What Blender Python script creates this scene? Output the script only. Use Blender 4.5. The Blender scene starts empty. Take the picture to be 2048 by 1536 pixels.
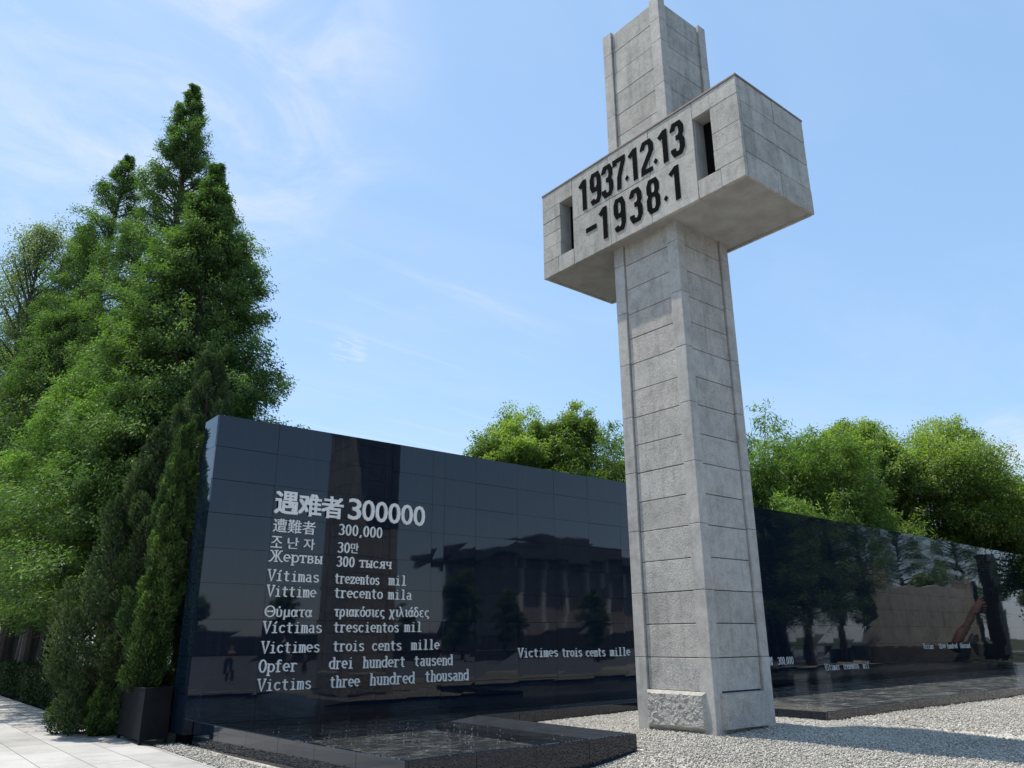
import bpy, math, random
import numpy as np
from mathutils import Vector, Matrix, noise
C = bpy.context.scene.collection
SC = bpy.context.scene
rnd = random.Random(7)

# ------------------------------------------------------------------ camera
cam_d = bpy.data.cameras.new('camera'); cam = bpy.data.objects.new('camera', cam_d); C.objects.link(cam)
cam_d.sensor_width = 36.0; cam_d.lens = 1559.28 / 2048 * 36
cam_d.clip_start = 0.05; cam_d.clip_end = 3000
m = Matrix(((0.776475, -0.191172, -0.60045), (-0.630113, -0.245636, -0.736628), (-0.00667, 0.950324, -0.31119))).to_4x4()
m.translation = (0, 0, 1.47)
cam.matrix_world = m
SC.camera = cam

# ------------------------------------------------------------------ light
SUN = Vector((-0.188, 0.42, 1.0)).normalized()
sun_d = bpy.data.lights.new('sun', 'SUN'); sun_d.energy = 3.5; sun_d.angle = math.radians(0.55); sun_d.color = (1.0, 0.95, 0.87)
sun = bpy.data.objects.new('sun', sun_d); C.objects.link(sun)
sun.rotation_euler = SUN.to_track_quat('Z', 'Y').to_euler(); sun.location = (0, 0, 60)

w = bpy.data.worlds.new('World'); SC.world = w; w.use_nodes = True
nt = w.node_tree; nt.nodes.clear()
def N(t, **k):
    n = nt.nodes.new(t)
    for a, b in k.items(): setattr(n, a, b)
    return n
def Lk(a, b): nt.links.new(a, b)
sky = N('ShaderNodeTexSky', sky_type='NISHITA', sun_disc=False)
sky.sun_elevation = math.asin(SUN.z); sky.sun_rotation = math.atan2(SUN.x, SUN.y)
sky.air_density = 1.0; sky.dust_density = 0.5; sky.ozone_density = 1.2; sky.altitude = 0
bg = N('ShaderNodeBackground'); bg.inputs['Strength'].default_value = 0.15
out = N('ShaderNodeOutputWorld')
tc = N('ShaderNodeTexCoord')
nrm = N('ShaderNodeVectorMath', operation='NORMALIZE'); Lk(tc.outputs['Generated'], nrm.inputs[0])
sep = N('ShaderNodeSeparateXYZ'); Lk(nrm.outputs[0], sep.inputs[0])
def M(op, a, b=None, c=None, clamp=False):
    n = N('ShaderNodeMath', operation=op, use_clamp=clamp)
    for i, v in enumerate((a, b, c)):
        if v is None: continue
        if isinstance(v, (int, float)): n.inputs[i].default_value = v
        else: Lk(v, n.inputs[i])
    return n.outputs[0]
zz = M('ADD', M('MAXIMUM', sep.outputs['Z'], 0.0), 0.12)
px = M('DIVIDE', sep.outputs['X'], zz); py = M('DIVIDE', sep.outputs['Y'], zz)
cmb = N('ShaderNodeCombineXYZ'); Lk(px, cmb.inputs[0]); Lk(py, cmb.inputs[1])
def cirrus(rot, sx, sy, scale, detail, lo, hi, dist=0.6):
    mp = N('ShaderNodeMapping'); mp.inputs['Rotation'].default_value = (0, 0, math.radians(rot)); mp.inputs['Scale'].default_value = (sx, sy, 1)
    Lk(cmb.outputs[0], mp.inputs[0])
    t = N('ShaderNodeTexNoise'); t.inputs['Scale'].default_value = scale; t.inputs['Detail'].default_value = detail; t.inputs['Roughness'].default_value = 0.62; t.inputs['Distortion'].default_value = dist
    Lk(mp.outputs[0], t.inputs['Vector'])
    r = N('ShaderNodeMapRange', clamp=True, interpolation_type='SMOOTHSTEP'); r.inputs[1].default_value = lo; r.inputs[2].default_value = hi
    Lk(t.outputs['Fac'], r.inputs[0]); return r.outputs[0]
def spot(d, a0, a1):                 # a patch of sky round one direction
    dn = Vector(d).normalized()
    dp = N('ShaderNodeVectorMath', operation='DOT_PRODUCT'); dp.inputs[1].default_value = dn; Lk(nrm.outputs[0], dp.inputs[0])
    r = N('ShaderNodeMapRange', clamp=True, interpolation_type='SMOOTHSTEP'); r.inputs[1].default_value = math.cos(math.radians(a0)); r.inputs[2].default_value = math.cos(math.radians(a1))
    Lk(dp.outputs['Value'], r.inputs[0]); return r.outputs[0]
SKYDIR = {}
def skydir(px_, py_):
    v = Vector(((px_ - 1024) / 1559.28, -(py_ - 768) / 1559.28, -1.0)); return (m.to_3x3() @ v).normalized()
veil = cirrus(20, 0.8, 1.5, 1.3, 7, 0.38, 0.80)
puff = cirrus(-25, 1.0, 1.25, 3.2, 9, 0.34, 0.76, 0.9)
streak = cirrus(38, 0.5, 5.0, 1.6, 6, 0.50, 0.78, 0.5)
c1 = M('MULTIPLY', spot(skydir(330, 90), 19, 3), M('ADD', M('MULTIPLY', puff, 0.85), 0.06))
c2 = M('MULTIPLY', veil, 0.20)
c3 = M('MULTIPLY', spot(skydir(820, 720), 13, 3), M('MULTIPLY', streak, 0.45))
c3b = M('MULTIPLY', spot(skydir(697, 703), 1.6, 0.1), M('MULTIPLY', cirrus(15, 2.0, 6.0, 5.0, 7, 0.40, 0.75), 0.7))
c4 = M('MULTIPLY', spot(skydir(2035, 905), 3.2, 0.8), M('ADD', M('MULTIPLY', puff, 0.8), 0.15))
c5 = M('MULTIPLY', spot(skydir(760, 860), 22, 4), 0.06)
lowz = M('MULTIPLY', M('POWER', M('SUBTRACT', 1.0, M('MAXIMUM', sep.outputs['Z'], 0.0)), 16.0), 0.5)
tot = M('ADD', M('ADD', M('ADD', c1, c2), M('ADD', c3, c3b)), M('ADD', M('ADD', c4, c5), lowz), clamp=True)
tot = M('MULTIPLY', tot, 0.85)
hs = N('ShaderNodeHueSaturation'); hs.inputs['Saturation'].default_value = 0.97; hs.inputs['Value'].default_value = 1.06
hs.inputs['Hue'].default_value = 0.497
Lk(sky.outputs[0], hs.inputs['Color'])
mix = N('ShaderNodeMix', data_type='RGBA'); mix.inputs['B'].default_value = (3.5, 3.8, 4.3, 1)
Lk(tot, mix.inputs['Factor']); even = N('ShaderNodeMix', data_type='RGBA'); even.inputs['Factor'].default_value = 0.6; even.inputs['B'].default_value = (1.42, 2.42, 3.85, 1)
Lk(hs.outputs[0], even.inputs['A']); Lk(even.outputs['Result'], mix.inputs['A'])
Lk(mix.outputs['Result'], bg.inputs['Color']); Lk(bg.outputs[0], out.inputs['Surface'])

SC.view_settings.view_transform = 'Standard'; SC.view_settings.look = 'None'
SC.view_settings.exposure = 0.66; SC.view_settings.gamma = 1.0
SC.cycles.max_bounces = 8; SC.cycles.diffuse_bounces = 4; SC.cycles.glossy_bounces = 4; SC.cycles.transparent_max_bounces = 12
SC.cycles.caustics_reflective = False; SC.cycles.caustics_refractive = False

# ------------------------------------------------------------------ helpers
def tag(o, label=None, cat=None, group=None, kind=None):
    if label: o['label'] = label
    if cat: o['category'] = cat
    if group: o['group'] = group
    if kind: o['kind'] = kind
    return o
def empty(name, loc, label, cat, group=None, rz=0):
    o = bpy.data.objects.new(name, None); C.objects.link(o); o.location = loc; o.rotation_euler = (0, 0, rz)
    o.empty_display_size = 0.2
    return tag(o, label, cat, group)
XF = None            # scale applied to a group of meshes as they are built
def link(name, me, mat, parent=None):
    if XF is not None: me.transform(XF)
    o = bpy.data.objects.new(name, me); C.objects.link(o)
    if mat: me.materials.append(mat)
    if parent:
        o.parent = parent
        # geometry is given in world space; bring it to the parent's frame
        bpy.context.view_layer.update()
        o.matrix_parent_inverse = Matrix.Identity(4)
        me.transform(parent.matrix_world.inverted())
    return o
def bevel(o, wd=0.008, seg=2):
    b = o.modifiers.new('bevel', 'BEVEL'); b.width = wd; b.segments = seg; b.limit_method = 'ANGLE'; b.angle_limit = math.radians(40)
    return o
class MB:
    def __init__(s): s.v = []; s.f = []
    def add(s, vs, fs):
        k = len(s.v); s.v += [tuple(x) for x in vs]; s.f += [tuple(i + k for i in f) for f in fs]; return s
    def box(s, x0, x1, y0, y1, z0, z1):
        x0, x1 = min(x0, x1), max(x0, x1); y0, y1 = min(y0, y1), max(y0, y1)
        return s.add([(x0, y0, z0), (x1, y0, z0), (x1, y1, z0), (x0, y1, z0), (x0, y0, z1), (x1, y0, z1), (x1, y1, z1), (x0, y1, z1)],
                     [(0, 3, 2, 1), (4, 5, 6, 7), (0, 1, 5, 4), (1, 2, 6, 5), (2, 3, 7, 6), (3, 0, 4, 7)])
    def hexa(s, p8):
        return s.add(p8, [(0, 3, 2, 1), (4, 5, 6, 7), (0, 1, 5, 4), (1, 2, 6, 5), (2, 3, 7, 6), (3, 0, 4, 7)])
    def prism(s, poly, z0, z1):
        n = len(poly)
        return s.add([(x, y, z0) for x, y in poly] + [(x, y, z1) for x, y in poly],
                     [tuple(range(n))[::-1], tuple(range(n, 2 * n))] + [(i, (i + 1) % n, n + (i + 1) % n, n + i) for i in range(n)])
    def tube(s, pts, rad, n=7):
        pts = [Vector(p) for p in pts]; k = len(s.v); rings = len(pts)
        for i, p in enumerate(pts):
            t = (pts[min(i + 1, rings - 1)] - pts[max(i - 1, 0)]).normalized()
            a = t.cross(Vector((0.31, 0.95, 0.05)) if abs(t.y) < 0.8 else Vector((1, 0, 0.1))).normalized(); b = t.cross(a)
            r = rad[i] if hasattr(rad, '__len__') else rad
            for j in range(n):
                q = p + (a * math.cos(2 * math.pi * j / n) + b * math.sin(2 * math.pi * j / n)) * r; s.v.append(tuple(q))
        for i in range(rings - 1):
            for j in range(n):
                s.f.append((k + i * n + j, k + i * n + (j + 1) % n, k + (i + 1) * n + (j + 1) % n, k + (i + 1) * n + j))
        s.f.append(tuple(k + j for j in range(n))[::-1]); s.f.append(tuple(k + (rings - 1) * n + j for j in range(n)))
        return s
    def mesh(s, name):
        me = bpy.data.meshes.new(name); me.from_pydata(s.v, [], s.f); me.update(); return me
    def build(s, name, mat, parent=None, smooth=False):
        me = s.mesh(name)
        if smooth: me.polygons.foreach_set('use_smooth', [True] * len(me.polygons))
        return link(name, me, mat, parent)

# ------------------------------------------------------------------ materials
def newmat(name):
    ma = bpy.data.materials.new(name); ma.use_nodes = True; t = ma.node_tree; t.nodes.clear()
    o = t.nodes.new('ShaderNodeOutputMaterial'); p = t.nodes.new('ShaderNodeBsdfPrincipled'); t.links.new(p.outputs[0], o.inputs[0])
    return ma, t, p, o
def nd(t, ty, ins=None, **k):
    n = t.nodes.new(ty)
    for a, b in k.items(): setattr(n, a, b)
    for a, b in (ins or {}).items():
        if hasattr(b, 'is_output'): t.links.new(b, n.inputs[a])
        else: n.inputs[a].default_value = b
    return n
def ramp(t, fac, stops):
    r = t.nodes.new('ShaderNodeValToRGB'); t.links.new(fac, r.inputs[0]); e = r.color_ramp.elements
    while len(e) < len(stops): e.new(0.5)
    for i, (p, c) in enumerate(stops):
        e[i].position = p; e[i].color = (*c, 1) if len(c) == 3 else c
    return r.outputs[0]
def mixc(t, fac, a, b, mode='MIX'):
    n = t.nodes.new('ShaderNodeMix'); n.data_type = 'RGBA'; n.blend_type = mode
    for k, v in (('Factor', fac), ('A', a), ('B', b)):
        if hasattr(v, 'is_output'): t.links.new(v, n.inputs[k])
        else: n.inputs[k].default_value = v if isinstance(v, float) else ((*v, 1) if len(v) == 3 else v)
    return n.outputs['Result']
def objco(t):
    return t.nodes.new('ShaderNodeTexCoord').outputs['Object']

def granite(name, c0, c1, warm, rough=0.75, bump=0.35, scale=1.0, stain=0.5, speck=0.35, band=(0.50, 0.74)):
    ma, t, p, o = newmat(name); co = objco(t)
    isl = nd(t, 'ShaderNodeNewGeometry').outputs['Random Per Island']
    base = ramp(t, isl, [(0.0, c0), (0.34, c1), (0.55, tuple(x * 0.93 for x in c1)), (0.72, warm), (0.86, c0), (1.0, tuple(x * 1.05 for x in c1))])
    big = nd(t, 'ShaderNodeTexNoise', {'Vector': co, 'Scale': 2.3 * scale, 'Detail': 6.0, 'Roughness': 0.6})
    base = mixc(t, 0.55, base, ramp(t, big.outputs[0], [(0.30, (0.33, 0.33, 0.33)), (0.52, (0.5, 0.5, 0.5)), (0.75, (0.60, 0.595, 0.58))]), 'OVERLAY')
    mp = nd(t, 'ShaderNodeMapping', {'Vector': co, 'Scale': (3.5, 3.5, 0.35)})
    st = nd(t, 'ShaderNodeTexNoise', {'Vector': mp.outputs[0], 'Scale': 1.6, 'Detail': 8.0, 'Roughness': 0.68})
    sf = ramp(t, st.outputs[0], [(band[0], (0, 0, 0)), (band[1], (1, 1, 1))])
    sm = nd(t, 'ShaderNodeMath', {0: sf, 1: stain}, operation='MULTIPLY')
    base = mixc(t, sm.outputs[0], base, (0.15, 0.142, 0.125))
    bl = nd(t, 'ShaderNodeTexNoise', {'Vector': co, 'Scale': 5.5 * scale, 'Detail': 8.0, 'Roughness': 0.72, 'Distortion': 0.8})
    base = mixc(t, 0.6, base, ramp(t, bl.outputs[0], [(0.36, (0.36, 0.355, 0.34)), (0.5, (0.5, 0.5, 0.5)), (0.66, (0.60, 0.60, 0.595))]), 'OVERLAY')
    fine = nd(t, 'ShaderNodeTexNoise', {'Vector': co, 'Scale': 85.0 * scale, 'Detail': 3.0, 'Roughness': 0.7})
    base = mixc(t, speck, base, ramp(t, fine.outputs[0], [(0.36, (0.2, 0.2, 0.2)), (0.5, (0.5, 0.5, 0.5)), (0.64, (0.78, 0.77, 0.76))]), 'OVERLAY')
    t.links.new(base, p.inputs['Base Color']); p.inputs['Roughness'].default_value = rough
    p.inputs['Specular IOR Level'].default_value = 0.3
    med = nd(t, 'ShaderNodeTexNoise', {'Vector': co, 'Scale': 28.0 * scale, 'Detail': 5.0, 'Roughness': 0.65})
    b = nd(t, 'ShaderNodeBump', {'Strength': bump, 'Distance': 0.02, 'Height': med.outputs[0]})
    t.links.new(b.outputs[0], p.inputs['Normal'])
    return ma
G_PANEL = granite('granite_panel', (0.391, 0.362, 0.323), (0.451, 0.420, 0.375), (0.440, 0.398, 0.352), 0.8, 0.6, 1.0, 0.40, 0.5)
G_SMOOTH = granite('granite_smooth', (0.421, 0.392, 0.354), (0.446, 0.415, 0.373), (0.431, 0.395, 0.352), 0.7, 0.12, 1.0, 0.32, 0.25)
G_ARM = granite('granite_arm', (0.380, 0.357, 0.316), (0.446, 0.417, 0.369), (0.411, 0.377, 0.328), 0.8, 0.45, 1.0, 0.55, 0.4, (0.49, 0.72))
G_ROCK = granite('granite_rockface', (0.43, 0.40, 0.355), (0.45, 0.42, 0.375), (0.44, 0.405, 0.355), 0.85, 0.8, 1.2, 0.25, 0.6)
def plain(name, col, rough=0.6, metal=0.0, spec=0.5, nz=0.15, sc=20.0, bump=0.0):
    ma, t, p, o = newmat(name); co = objco(t)
    n = nd(t, 'ShaderNodeTexNoise', {'Vector': co, 'Scale': sc, 'Detail': 6.0, 'Roughness': 0.6})
    c = ramp(t, n.outputs[0], [(0.3, tuple(x * (1 - nz) for x in col)), (0.7, tuple(min(1, x * (1 + nz)) for x in col))])
    t.links.new(c, p.inputs['Base Color']); p.inputs['Roughness'].default_value = rough; p.inputs['Metallic'].default_value = metal
    p.inputs['Specular IOR Level'].default_value = spec
    if bump:
        b = nd(t, 'ShaderNodeBump', {'Strength': bump, 'Distance': 0.02, 'Height': n.outputs[0]}); t.links.new(b.outputs[0], p.inputs['Normal'])
    return ma
MORTAR = plain('mortar', (0.06, 0.048, 0.040), 0.9)
PLASTER = plain('soffit_plaster', (0.33, 0.32, 0.30), 0.85, nz=0.18, sc=2.5, bump=0.15)
VOID = plain('slot_shade', (0.006, 0.006, 0.007), 0.9, spec=0.05)
BLACK = plain('black_paint', (0.004, 0.004, 0.0045), 0.9, spec=0.04)
CAPM = plain('cap_flashing', (0.20, 0.15, 0.115), 0.7, nz=0.3, sc=8)
STEEL = plain('letter_steel', (0.84, 0.80, 0.74), 0.5, 0.0, nz=0.10, sc=6)
def polished(name, ior=1.62, wav=0.012):
    ma, t, p, o = newmat(name); co = objco(t)
    isl = nd(t, 'ShaderNodeNewGeometry').outputs['Random Per Island']
    sp = nd(t, 'ShaderNodeTexNoise', {'Vector': co, 'Scale': 180.0, 'Detail': 2.0})
    c = ramp(t, sp.outputs[0], [(0.45, (0.0030, 0.0080, 0.0170)), (0.72, (0.009, 0.015, 0.026))])
    mp = nd(t, 'ShaderNodeMapping', {'Vector': co, 'Scale': (5.0, 5.0, 0.30)})
    sk_ = nd(t, 'ShaderNodeTexNoise', {'Vector': mp.outputs[0], 'Scale': 1.5, 'Detail': 7.0, 'Roughness': 0.7})
    c = mixc(t, ramp(t, sk_.outputs[0], [(0.52, (0, 0, 0)), (0.80, (0.14, 0.14, 0.14))]), c, (0.07, 0.085, 0.11))
    t.links.new(c, p.inputs['Base Color']); p.inputs['IOR'].default_value = ior
    ds = nd(t, 'ShaderNodeTexNoise', {'Vector': co, 'Scale': 0.9, 'Detail': 5.0, 'Roughness': 0.65})
    r = nd(t, 'ShaderNodeMapRange', {0: ds.outputs[0], 1: 0.35, 2: 0.8, 3: 0.012, 4: 0.05}); t.links.new(r.outputs[0], p.inputs['Roughness'])
    n = nd(t, 'ShaderNodeTexNoise', {'Vector': co, 'Scale': 1.7, 'Detail': 2.0})
    b = nd(t, 'ShaderNodeBump', {'Strength': wav, 'Distance': 0.3, 'Height': n.outputs[0]}); t.links.new(b.outputs[0], p.inputs['Normal'])
    return ma
POLISH = polished('polished_black_granite', 1.53, 0.0016)
POLISH2 = polished('polished_rim_granite', 1.55, 0.004)

def paving_mat(nm='paving', ca=(0.34, 0.325, 0.30), cb=(0.45, 0.43, 0.395)):
    ma, t, p, o = newmat(nm); co = objco(t)
    mp = nd(t, 'ShaderNodeMapping', {'Vector': co, 'Rotation': (0, 0, math.radians(90))})
    br = nd(t, 'ShaderNodeTexBrick', {'Vector': mp.outputs[0], 'Scale': 1.0, 'Mortar Size': 0.006, 'Mortar Smooth': 0.1, 'Bias': 0.0, 'Brick Width': 1.2, 'Row Height': 0.6,
        'Color1': (*ca, 1), 'Color2': (*cb, 1), 'Mortar': (0.10, 0.09, 0.08, 1)})
    n = nd(t, 'ShaderNodeTexNoise', {'Vector': co, 'Scale': 1.1, 'Detail': 8.0, 'Roughness': 0.65})
    c = mixc(t, 0.6, br.outputs['Color'], ramp(t, n.outputs[0], [(0.3, (0.28, 0.275, 0.265)), (0.5, (0.5, 0.5, 0.5)), (0.75, (0.60, 0.59, 0.57))]), 'OVERLAY')
    f = nd(t, 'ShaderNodeTexNoise', {'Vector': co, 'Scale': 120.0, 'Detail': 2.0})
    c = mixc(t, 0.3, c, ramp(t, f.outputs[0], [(0.35, (0.25, 0.25, 0.25)), (0.65, (0.72, 0.72, 0.72))]), 'OVERLAY')
    t.links.new(c, p.inputs['Base Color']); p.inputs['Roughness'].default_value = 0.75
    b = nd(t, 'ShaderNodeBump', {'Strength': 0.4, 'Distance': 0.01, 'Height': br.outputs['Fac']}, invert=True); t.links.new(b.outputs[0], p.inputs['Normal'])
    return ma
def gravel_mat(stone):
    ma, t, p, o = newmat('gravel_stone' if stone else 'gravel_bed')
    stops = [(0.0, (0.22, 0.208, 0.18)), (0.15, (0.33, 0.31, 0.27)), (0.35, (0.40, 0.372, 0.318)), (0.6, (0.475, 0.443, 0.382)), (0.85, (0.57, 0.535, 0.468)), (1.0, (0.37, 0.32, 0.26))]
    co = objco(t)
    if stone:
        fac = nd(t, 'ShaderNodeNewGeometry').outputs['Random Per Island']
    else:
        vo = nd(t, 'ShaderNodeTexVoronoi', {'Vector': co, 'Scale': 26.0}); s = nd(t, 'ShaderNodeSeparateColor', {0: vo.outputs['Color']}); fac = s.outputs[0]
        b = nd(t, 'ShaderNodeBump', {'Strength': 0.9, 'Distance': 0.03, 'Height': vo.outputs['Distance']}, invert=True); t.links.new(b.outputs[0], p.inputs['Normal'])
    c = ramp(t, fac, stops)
    n = nd(t, 'ShaderNodeTexNoise', {'Vector': co, 'Scale': 0.8, 'Detail': 4.0})
    c = mixc(t, 0.5, c, ramp(t, n.outputs[0], [(0.3, (0.40, 0.40, 0.40)), (0.7, (0.56, 0.555, 0.545))]), 'OVERLAY')
    t.links.new(c, p.inputs['Base Color']); p.inputs['Roughness'].default_value = 0.85
    return ma
def leaf_mat(name, a, b, tip, trans=0.45, gloss=0.025):
    ma = bpy.data.materials.new(name); ma.use_nodes = True; t = ma.node_tree; t.nodes.clear()
    o = t.nodes.new('ShaderNodeOutputMaterial')
    isl = nd(t, 'ShaderNodeNewGeometry').outputs['Random Per Island']
    at = nd(t, 'ShaderNodeAttribute', attribute_name='tip')
    c = ramp(t, isl, [(0.0, a), (1.0, b)]); c = mixc(t, at.outputs['Fac'], c, tip)  # tip tone: young growth, plus clump tops painted lighter as if sunlit
    oi = nd(t, 'ShaderNodeObjectInfo').outputs['Random']
    hv = nd(t, 'ShaderNodeMapRange', {0: oi, 1: 0.0, 2: 1.0, 3: 0.88, 4: 1.12})
    hs_ = nd(t, 'ShaderNodeHueSaturation', {'Color': c, 'Value': hv.outputs[0]}); c = hs_.outputs[0]
    d = nd(t, 'ShaderNodeBsdfDiffuse', {'Color': c}); tr = nd(t, 'ShaderNodeBsdfTranslucent')
    tcol = nd(t, 'ShaderNodeMix', {'A': c, 'B': (0.85, 1.15, 0.38, 1), 'Factor': 1.0}, data_type='RGBA', blend_type='MULTIPLY')
    tb = nd(t, 'ShaderNodeBrightContrast', {'Color': tcol.outputs['Result'], 'Bright': 0.0}); t.links.new(tb.outputs[0], tr.inputs[0])
    mx = nd(t, 'ShaderNodeMixShader', {0: trans, 1: d.outputs[0], 2: tr.outputs[0]})
    g = nd(t, 'ShaderNodeBsdfGlossy', {'Color': (1, 1, 1, 1), 'Roughness': 0.55})
    m2 = nd(t, 'ShaderNodeMixShader', {0: gloss, 1: mx.outputs[0], 2: g.outputs[0]})
    t.links.new(m2.outputs[0], o.inputs[0]); return ma
BARK = plain('bark', (0.055, 0.042, 0.032), 0.9, nz=0.4, sc=14, bump=0.6)
BAMBOO_CULM = plain('bamboo_culm', (0.20, 0.19, 0.07), 0.5, nz=0.3, sc=5)

# ------------------------------------------------------------------ ground
PZ = -0.165
def gz(x, y):
    g = np.interp(x, [4.2, 5.0, 7.9, 9.0, 11, 14, 16, 22, 30], [-0.155, -0.15, -0.13, -0.02, 0.02, 0.06, 0.06, 0.0, 0.0])
    if x < 14: g = np.interp(y, [0, 4, 8], [-0.15, min(-0.02, g), g])
    g = g + 0.13 * math.exp(-(((x - 10.9) / 1.9) ** 2 + ((y - 8.2) / 2.0) ** 2) ** 1.3)
    return float(g) + 0.012 * noise.noise((x * 0.9, y * 0.9, 0))
def sheet(name, x0, x1, y0, y1, z, mat, kind='structure'):
    o = MB().add([(x0, y0, z), (x1, y0, z), (x1, y1, z), (x0, y1, z)], [(0, 1, 2, 3)]).build(name, mat); tag(o, kind=kind); return o
SOIL = plain('soil_and_grass', (0.045, 0.06, 0.02), 0.95, nz=0.5, sc=1.2, bump=0.5)
tag(sheet('ground', -900, 900, -900, 900, -0.30, SOIL), 'dark soil and grass under the trees')
PAVE = paving_mat()
b = MB(); b.prism([(-40, -3), (4.25, -3), (4.25, 46), (-40, 46)], -0.28, PZ)
tag(b.build('paving', PAVE), 'pale stone slab paving of the path', kind='structure')
b = MB(); b.prism([(-40, -70), (110, -70), (110, 0.2), (4.26, 0.2), (4.26, -3.01), (-40, -3.01)], -0.28, PZ - .004)
tag(b.build('plaza', paving_mat('plaza_granite', (0.17, 0.175, 0.185), (0.21, 0.215, 0.225))), 'grey granite plaza', kind='structure')
GRAV = gravel_mat(False)
b = MB(); nx, ny = 220, 90; xs = np.linspace(4.27, 49, nx); ys = np.linspace(0.22, 14.6, ny)
vs = [(x, y, gz(x, y) - 0.02) for y in ys for x in xs]
b.add(vs, [(j * nx + i, j * nx + i + 1, (j + 1) * nx + i + 1, (j + 1) * nx + i) for j in range(ny - 1) for i in range(nx - 1)])
tag(b.build('gravel_bed', GRAV, smooth=True), 'pale grey gravel bed around the cross', kind='structure')

# loose stones on the gravel
POOL = [(4.75, 14.3), (5.05, 8.11), (8.85, 8.15), (8.9, 11.92), (13.8, 12.05), (13.78, 8.14), (24.4, 8.62), (47, 9.7)]
rs = np.random.default_rng(5)
def stones(n, x0, x1, y0, y1, smin, smax):
    X = rs.uniform(x0, x1, n); Y = rs.uniform(y0, y1, n)
    bad = (X > 4.74) & (X < 8.92) & (Y > 8.05) | (Y > 11.9) & (X > 4.74) | (X > 13.72) & (Y > 8.08 + np.clip((X - 13.78) * 0.045, 0, 1)) | (X > 10.2) & (X < 11.55) & (Y > 7.82) & (Y < 9.2)
    bad |= (X > 4.27) & (X < 4.74) & (Y > 14.7)
    return X[~bad], Y[~bad], rs.uniform(smin, smax, (~bad).sum())
parts = [stones(120000, 4.3, 14, 2.0, 12, 0.008, 0.024), stones(50000, 8.9, 14.0, 5.5, 12, 0.008, 0.022), stones(40000, 14, 27, 1.5, 9.2, 0.012, 0.028), stones(4000, 4.27, 4.9, 8.0, 14.7, 0.014, 0.028)]
X = np.concatenate([p[0] for p in parts]); Y = np.concatenate([p[1] for p in parts]); S = np.concatenate([p[2] for p in parts]); n = len(X)
Z = np.array([gz(x, y) for x, y in zip(X, Y)]) + rs.uniform(-0.016, 0.004, n)
ov = np.array([(1, 0, 0), (0, 1, 0), (-1, 0, 0), (0, -1, 0), (0, 0, 1), (0, 0, -1)], float); of = np.array([(0, 1, 4), (1, 2, 4), (2, 3, 4), (3, 0, 4), (1, 0, 5), (2, 1, 5), (3, 2, 5), (0, 3, 5)])
def tri_mesh(name, V, F, k):
    me = bpy.data.meshes.new(name); me.vertices.add(len(V)); me.vertices.foreach_set('co', V.astype(np.float32).ravel())
    me.loops.add(F.size); me.loops.foreach_set('vertex_index', F.astype(np.int32).ravel())
    me.polygons.add(len(F)); me.polygons.foreach_set('loop_start', np.arange(0, F.size, k, dtype=np.int32)); me.polygons.foreach_set('loop_total', np.full(len(F), k, np.int32))
    me.update(calc_edges=True); return me
A = rs.normal(size=(n, 3, 3)); Q, _ = np.linalg.qr(A)
V = ov[None] * rs.uniform(0.6, 1.25, (n, 6, 1)) * rs.uniform(0.5, 1.2, (n, 1, 3)); V = np.einsum('nij,nkj->nki', Q, V) * S[:, None, None]; V[:, :, 2] *= 0.75
V += np.stack([X, Y, Z], 1)[:, None]
F = (of[None] + np.arange(n)[:, None, None] * 6).reshape(-1, 3)
o = link('gravel_stones', tri_mesh('gravel_stones', V.reshape(-1, 3), F, 3), gravel_mat(True))
tag(o, 'loose white and grey crushed stones covering the gravel bed', 'gravel', kind='stuff')

# ------------------------------------------------------------------ memorial cross
X0, X1, Y0, Y1 = 11.25, 12.92, 8.60, 10.30
CK = 0.90            # the pillar was measured in units of 1/0.90 m
XF = Matrix.Translation((0, 0, 1.47)) @ Matrix.Scale(CK, 4) @ Matrix.Translation((0, 0, -1.47))
cross = empty('memorial_cross', (12.08 * CK, 9.45 * CK, 1.47 * (1 - CK)), 'tall grey granite cross pillar with black dates carved on its crossbar', 'monument')
JZ = [0.61, 1.15, 1.71, 2.26, 2.82, 3.385, 3.945, 4.505, 5.06, 5.62, 6.175, 6.74, 7.29, 7.83, 8.39, 8.95, 9.43]
JT = [11.50, 12.155, 12.715, 13.28, 13.855, 14.45, 14.985]
PJ = [-0.3, 1.15, 2.265, 3.40, 4.52, 5.64, 6.75, 7.88, 8.98, 9.43]; PT = [11.50, 12.76, 13.88, 14.46, 15.06]
core = MB(); core.box(X0 + .085, X1 - .085, Y0 + .085, Y1 - .085, -0.3, 9.45); core.build('shaft_core', MORTAR, cross)
core = MB().box(X0 + .085, X1 - .085, Y0 + .085, Y1 - .085, 11.48, 14.93); core.build('shaft_core', MORTAR, cross)
PW, PD = 0.26, 0.225
for (ax, bx) in ((X0, X0 + PD), (X1 - PD - .02, X1)):
    for (ay, by) in ((Y0, Y0 + PW), (Y1 - PW, Y1)):
        for L in (PJ, PT):
            mb = MB()
            for a, c in zip(L[:-1], L[1:]):
                j = lambda: rnd.uniform(-.0015, .0015)
                mb.box(ax + j(), bx + j(), ay + j(), by + j(), a + .004, c - .004)
            bevel(mb.build('corner_pilaster', G_SMOOTH, cross), .007)
RC = 0.042
faces = {'west': lambda u0, u1, d0, d1, a, c: (X0 + d0, X0 + d1, u0, u1, a, c), 'east': lambda u0, u1, d0, d1, a, c: (X1 - d1, X1 - d0, u0, u1, a, c),
         'south': lambda u0, u1, d0, d1, a, c: (u0, u1, Y0 + d0, Y0 + d1, a, c), 'north': lambda u0, u1, d0, d1, a, c: (u0, u1, Y1 - d1, Y1 - d0, a, c)}
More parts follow.
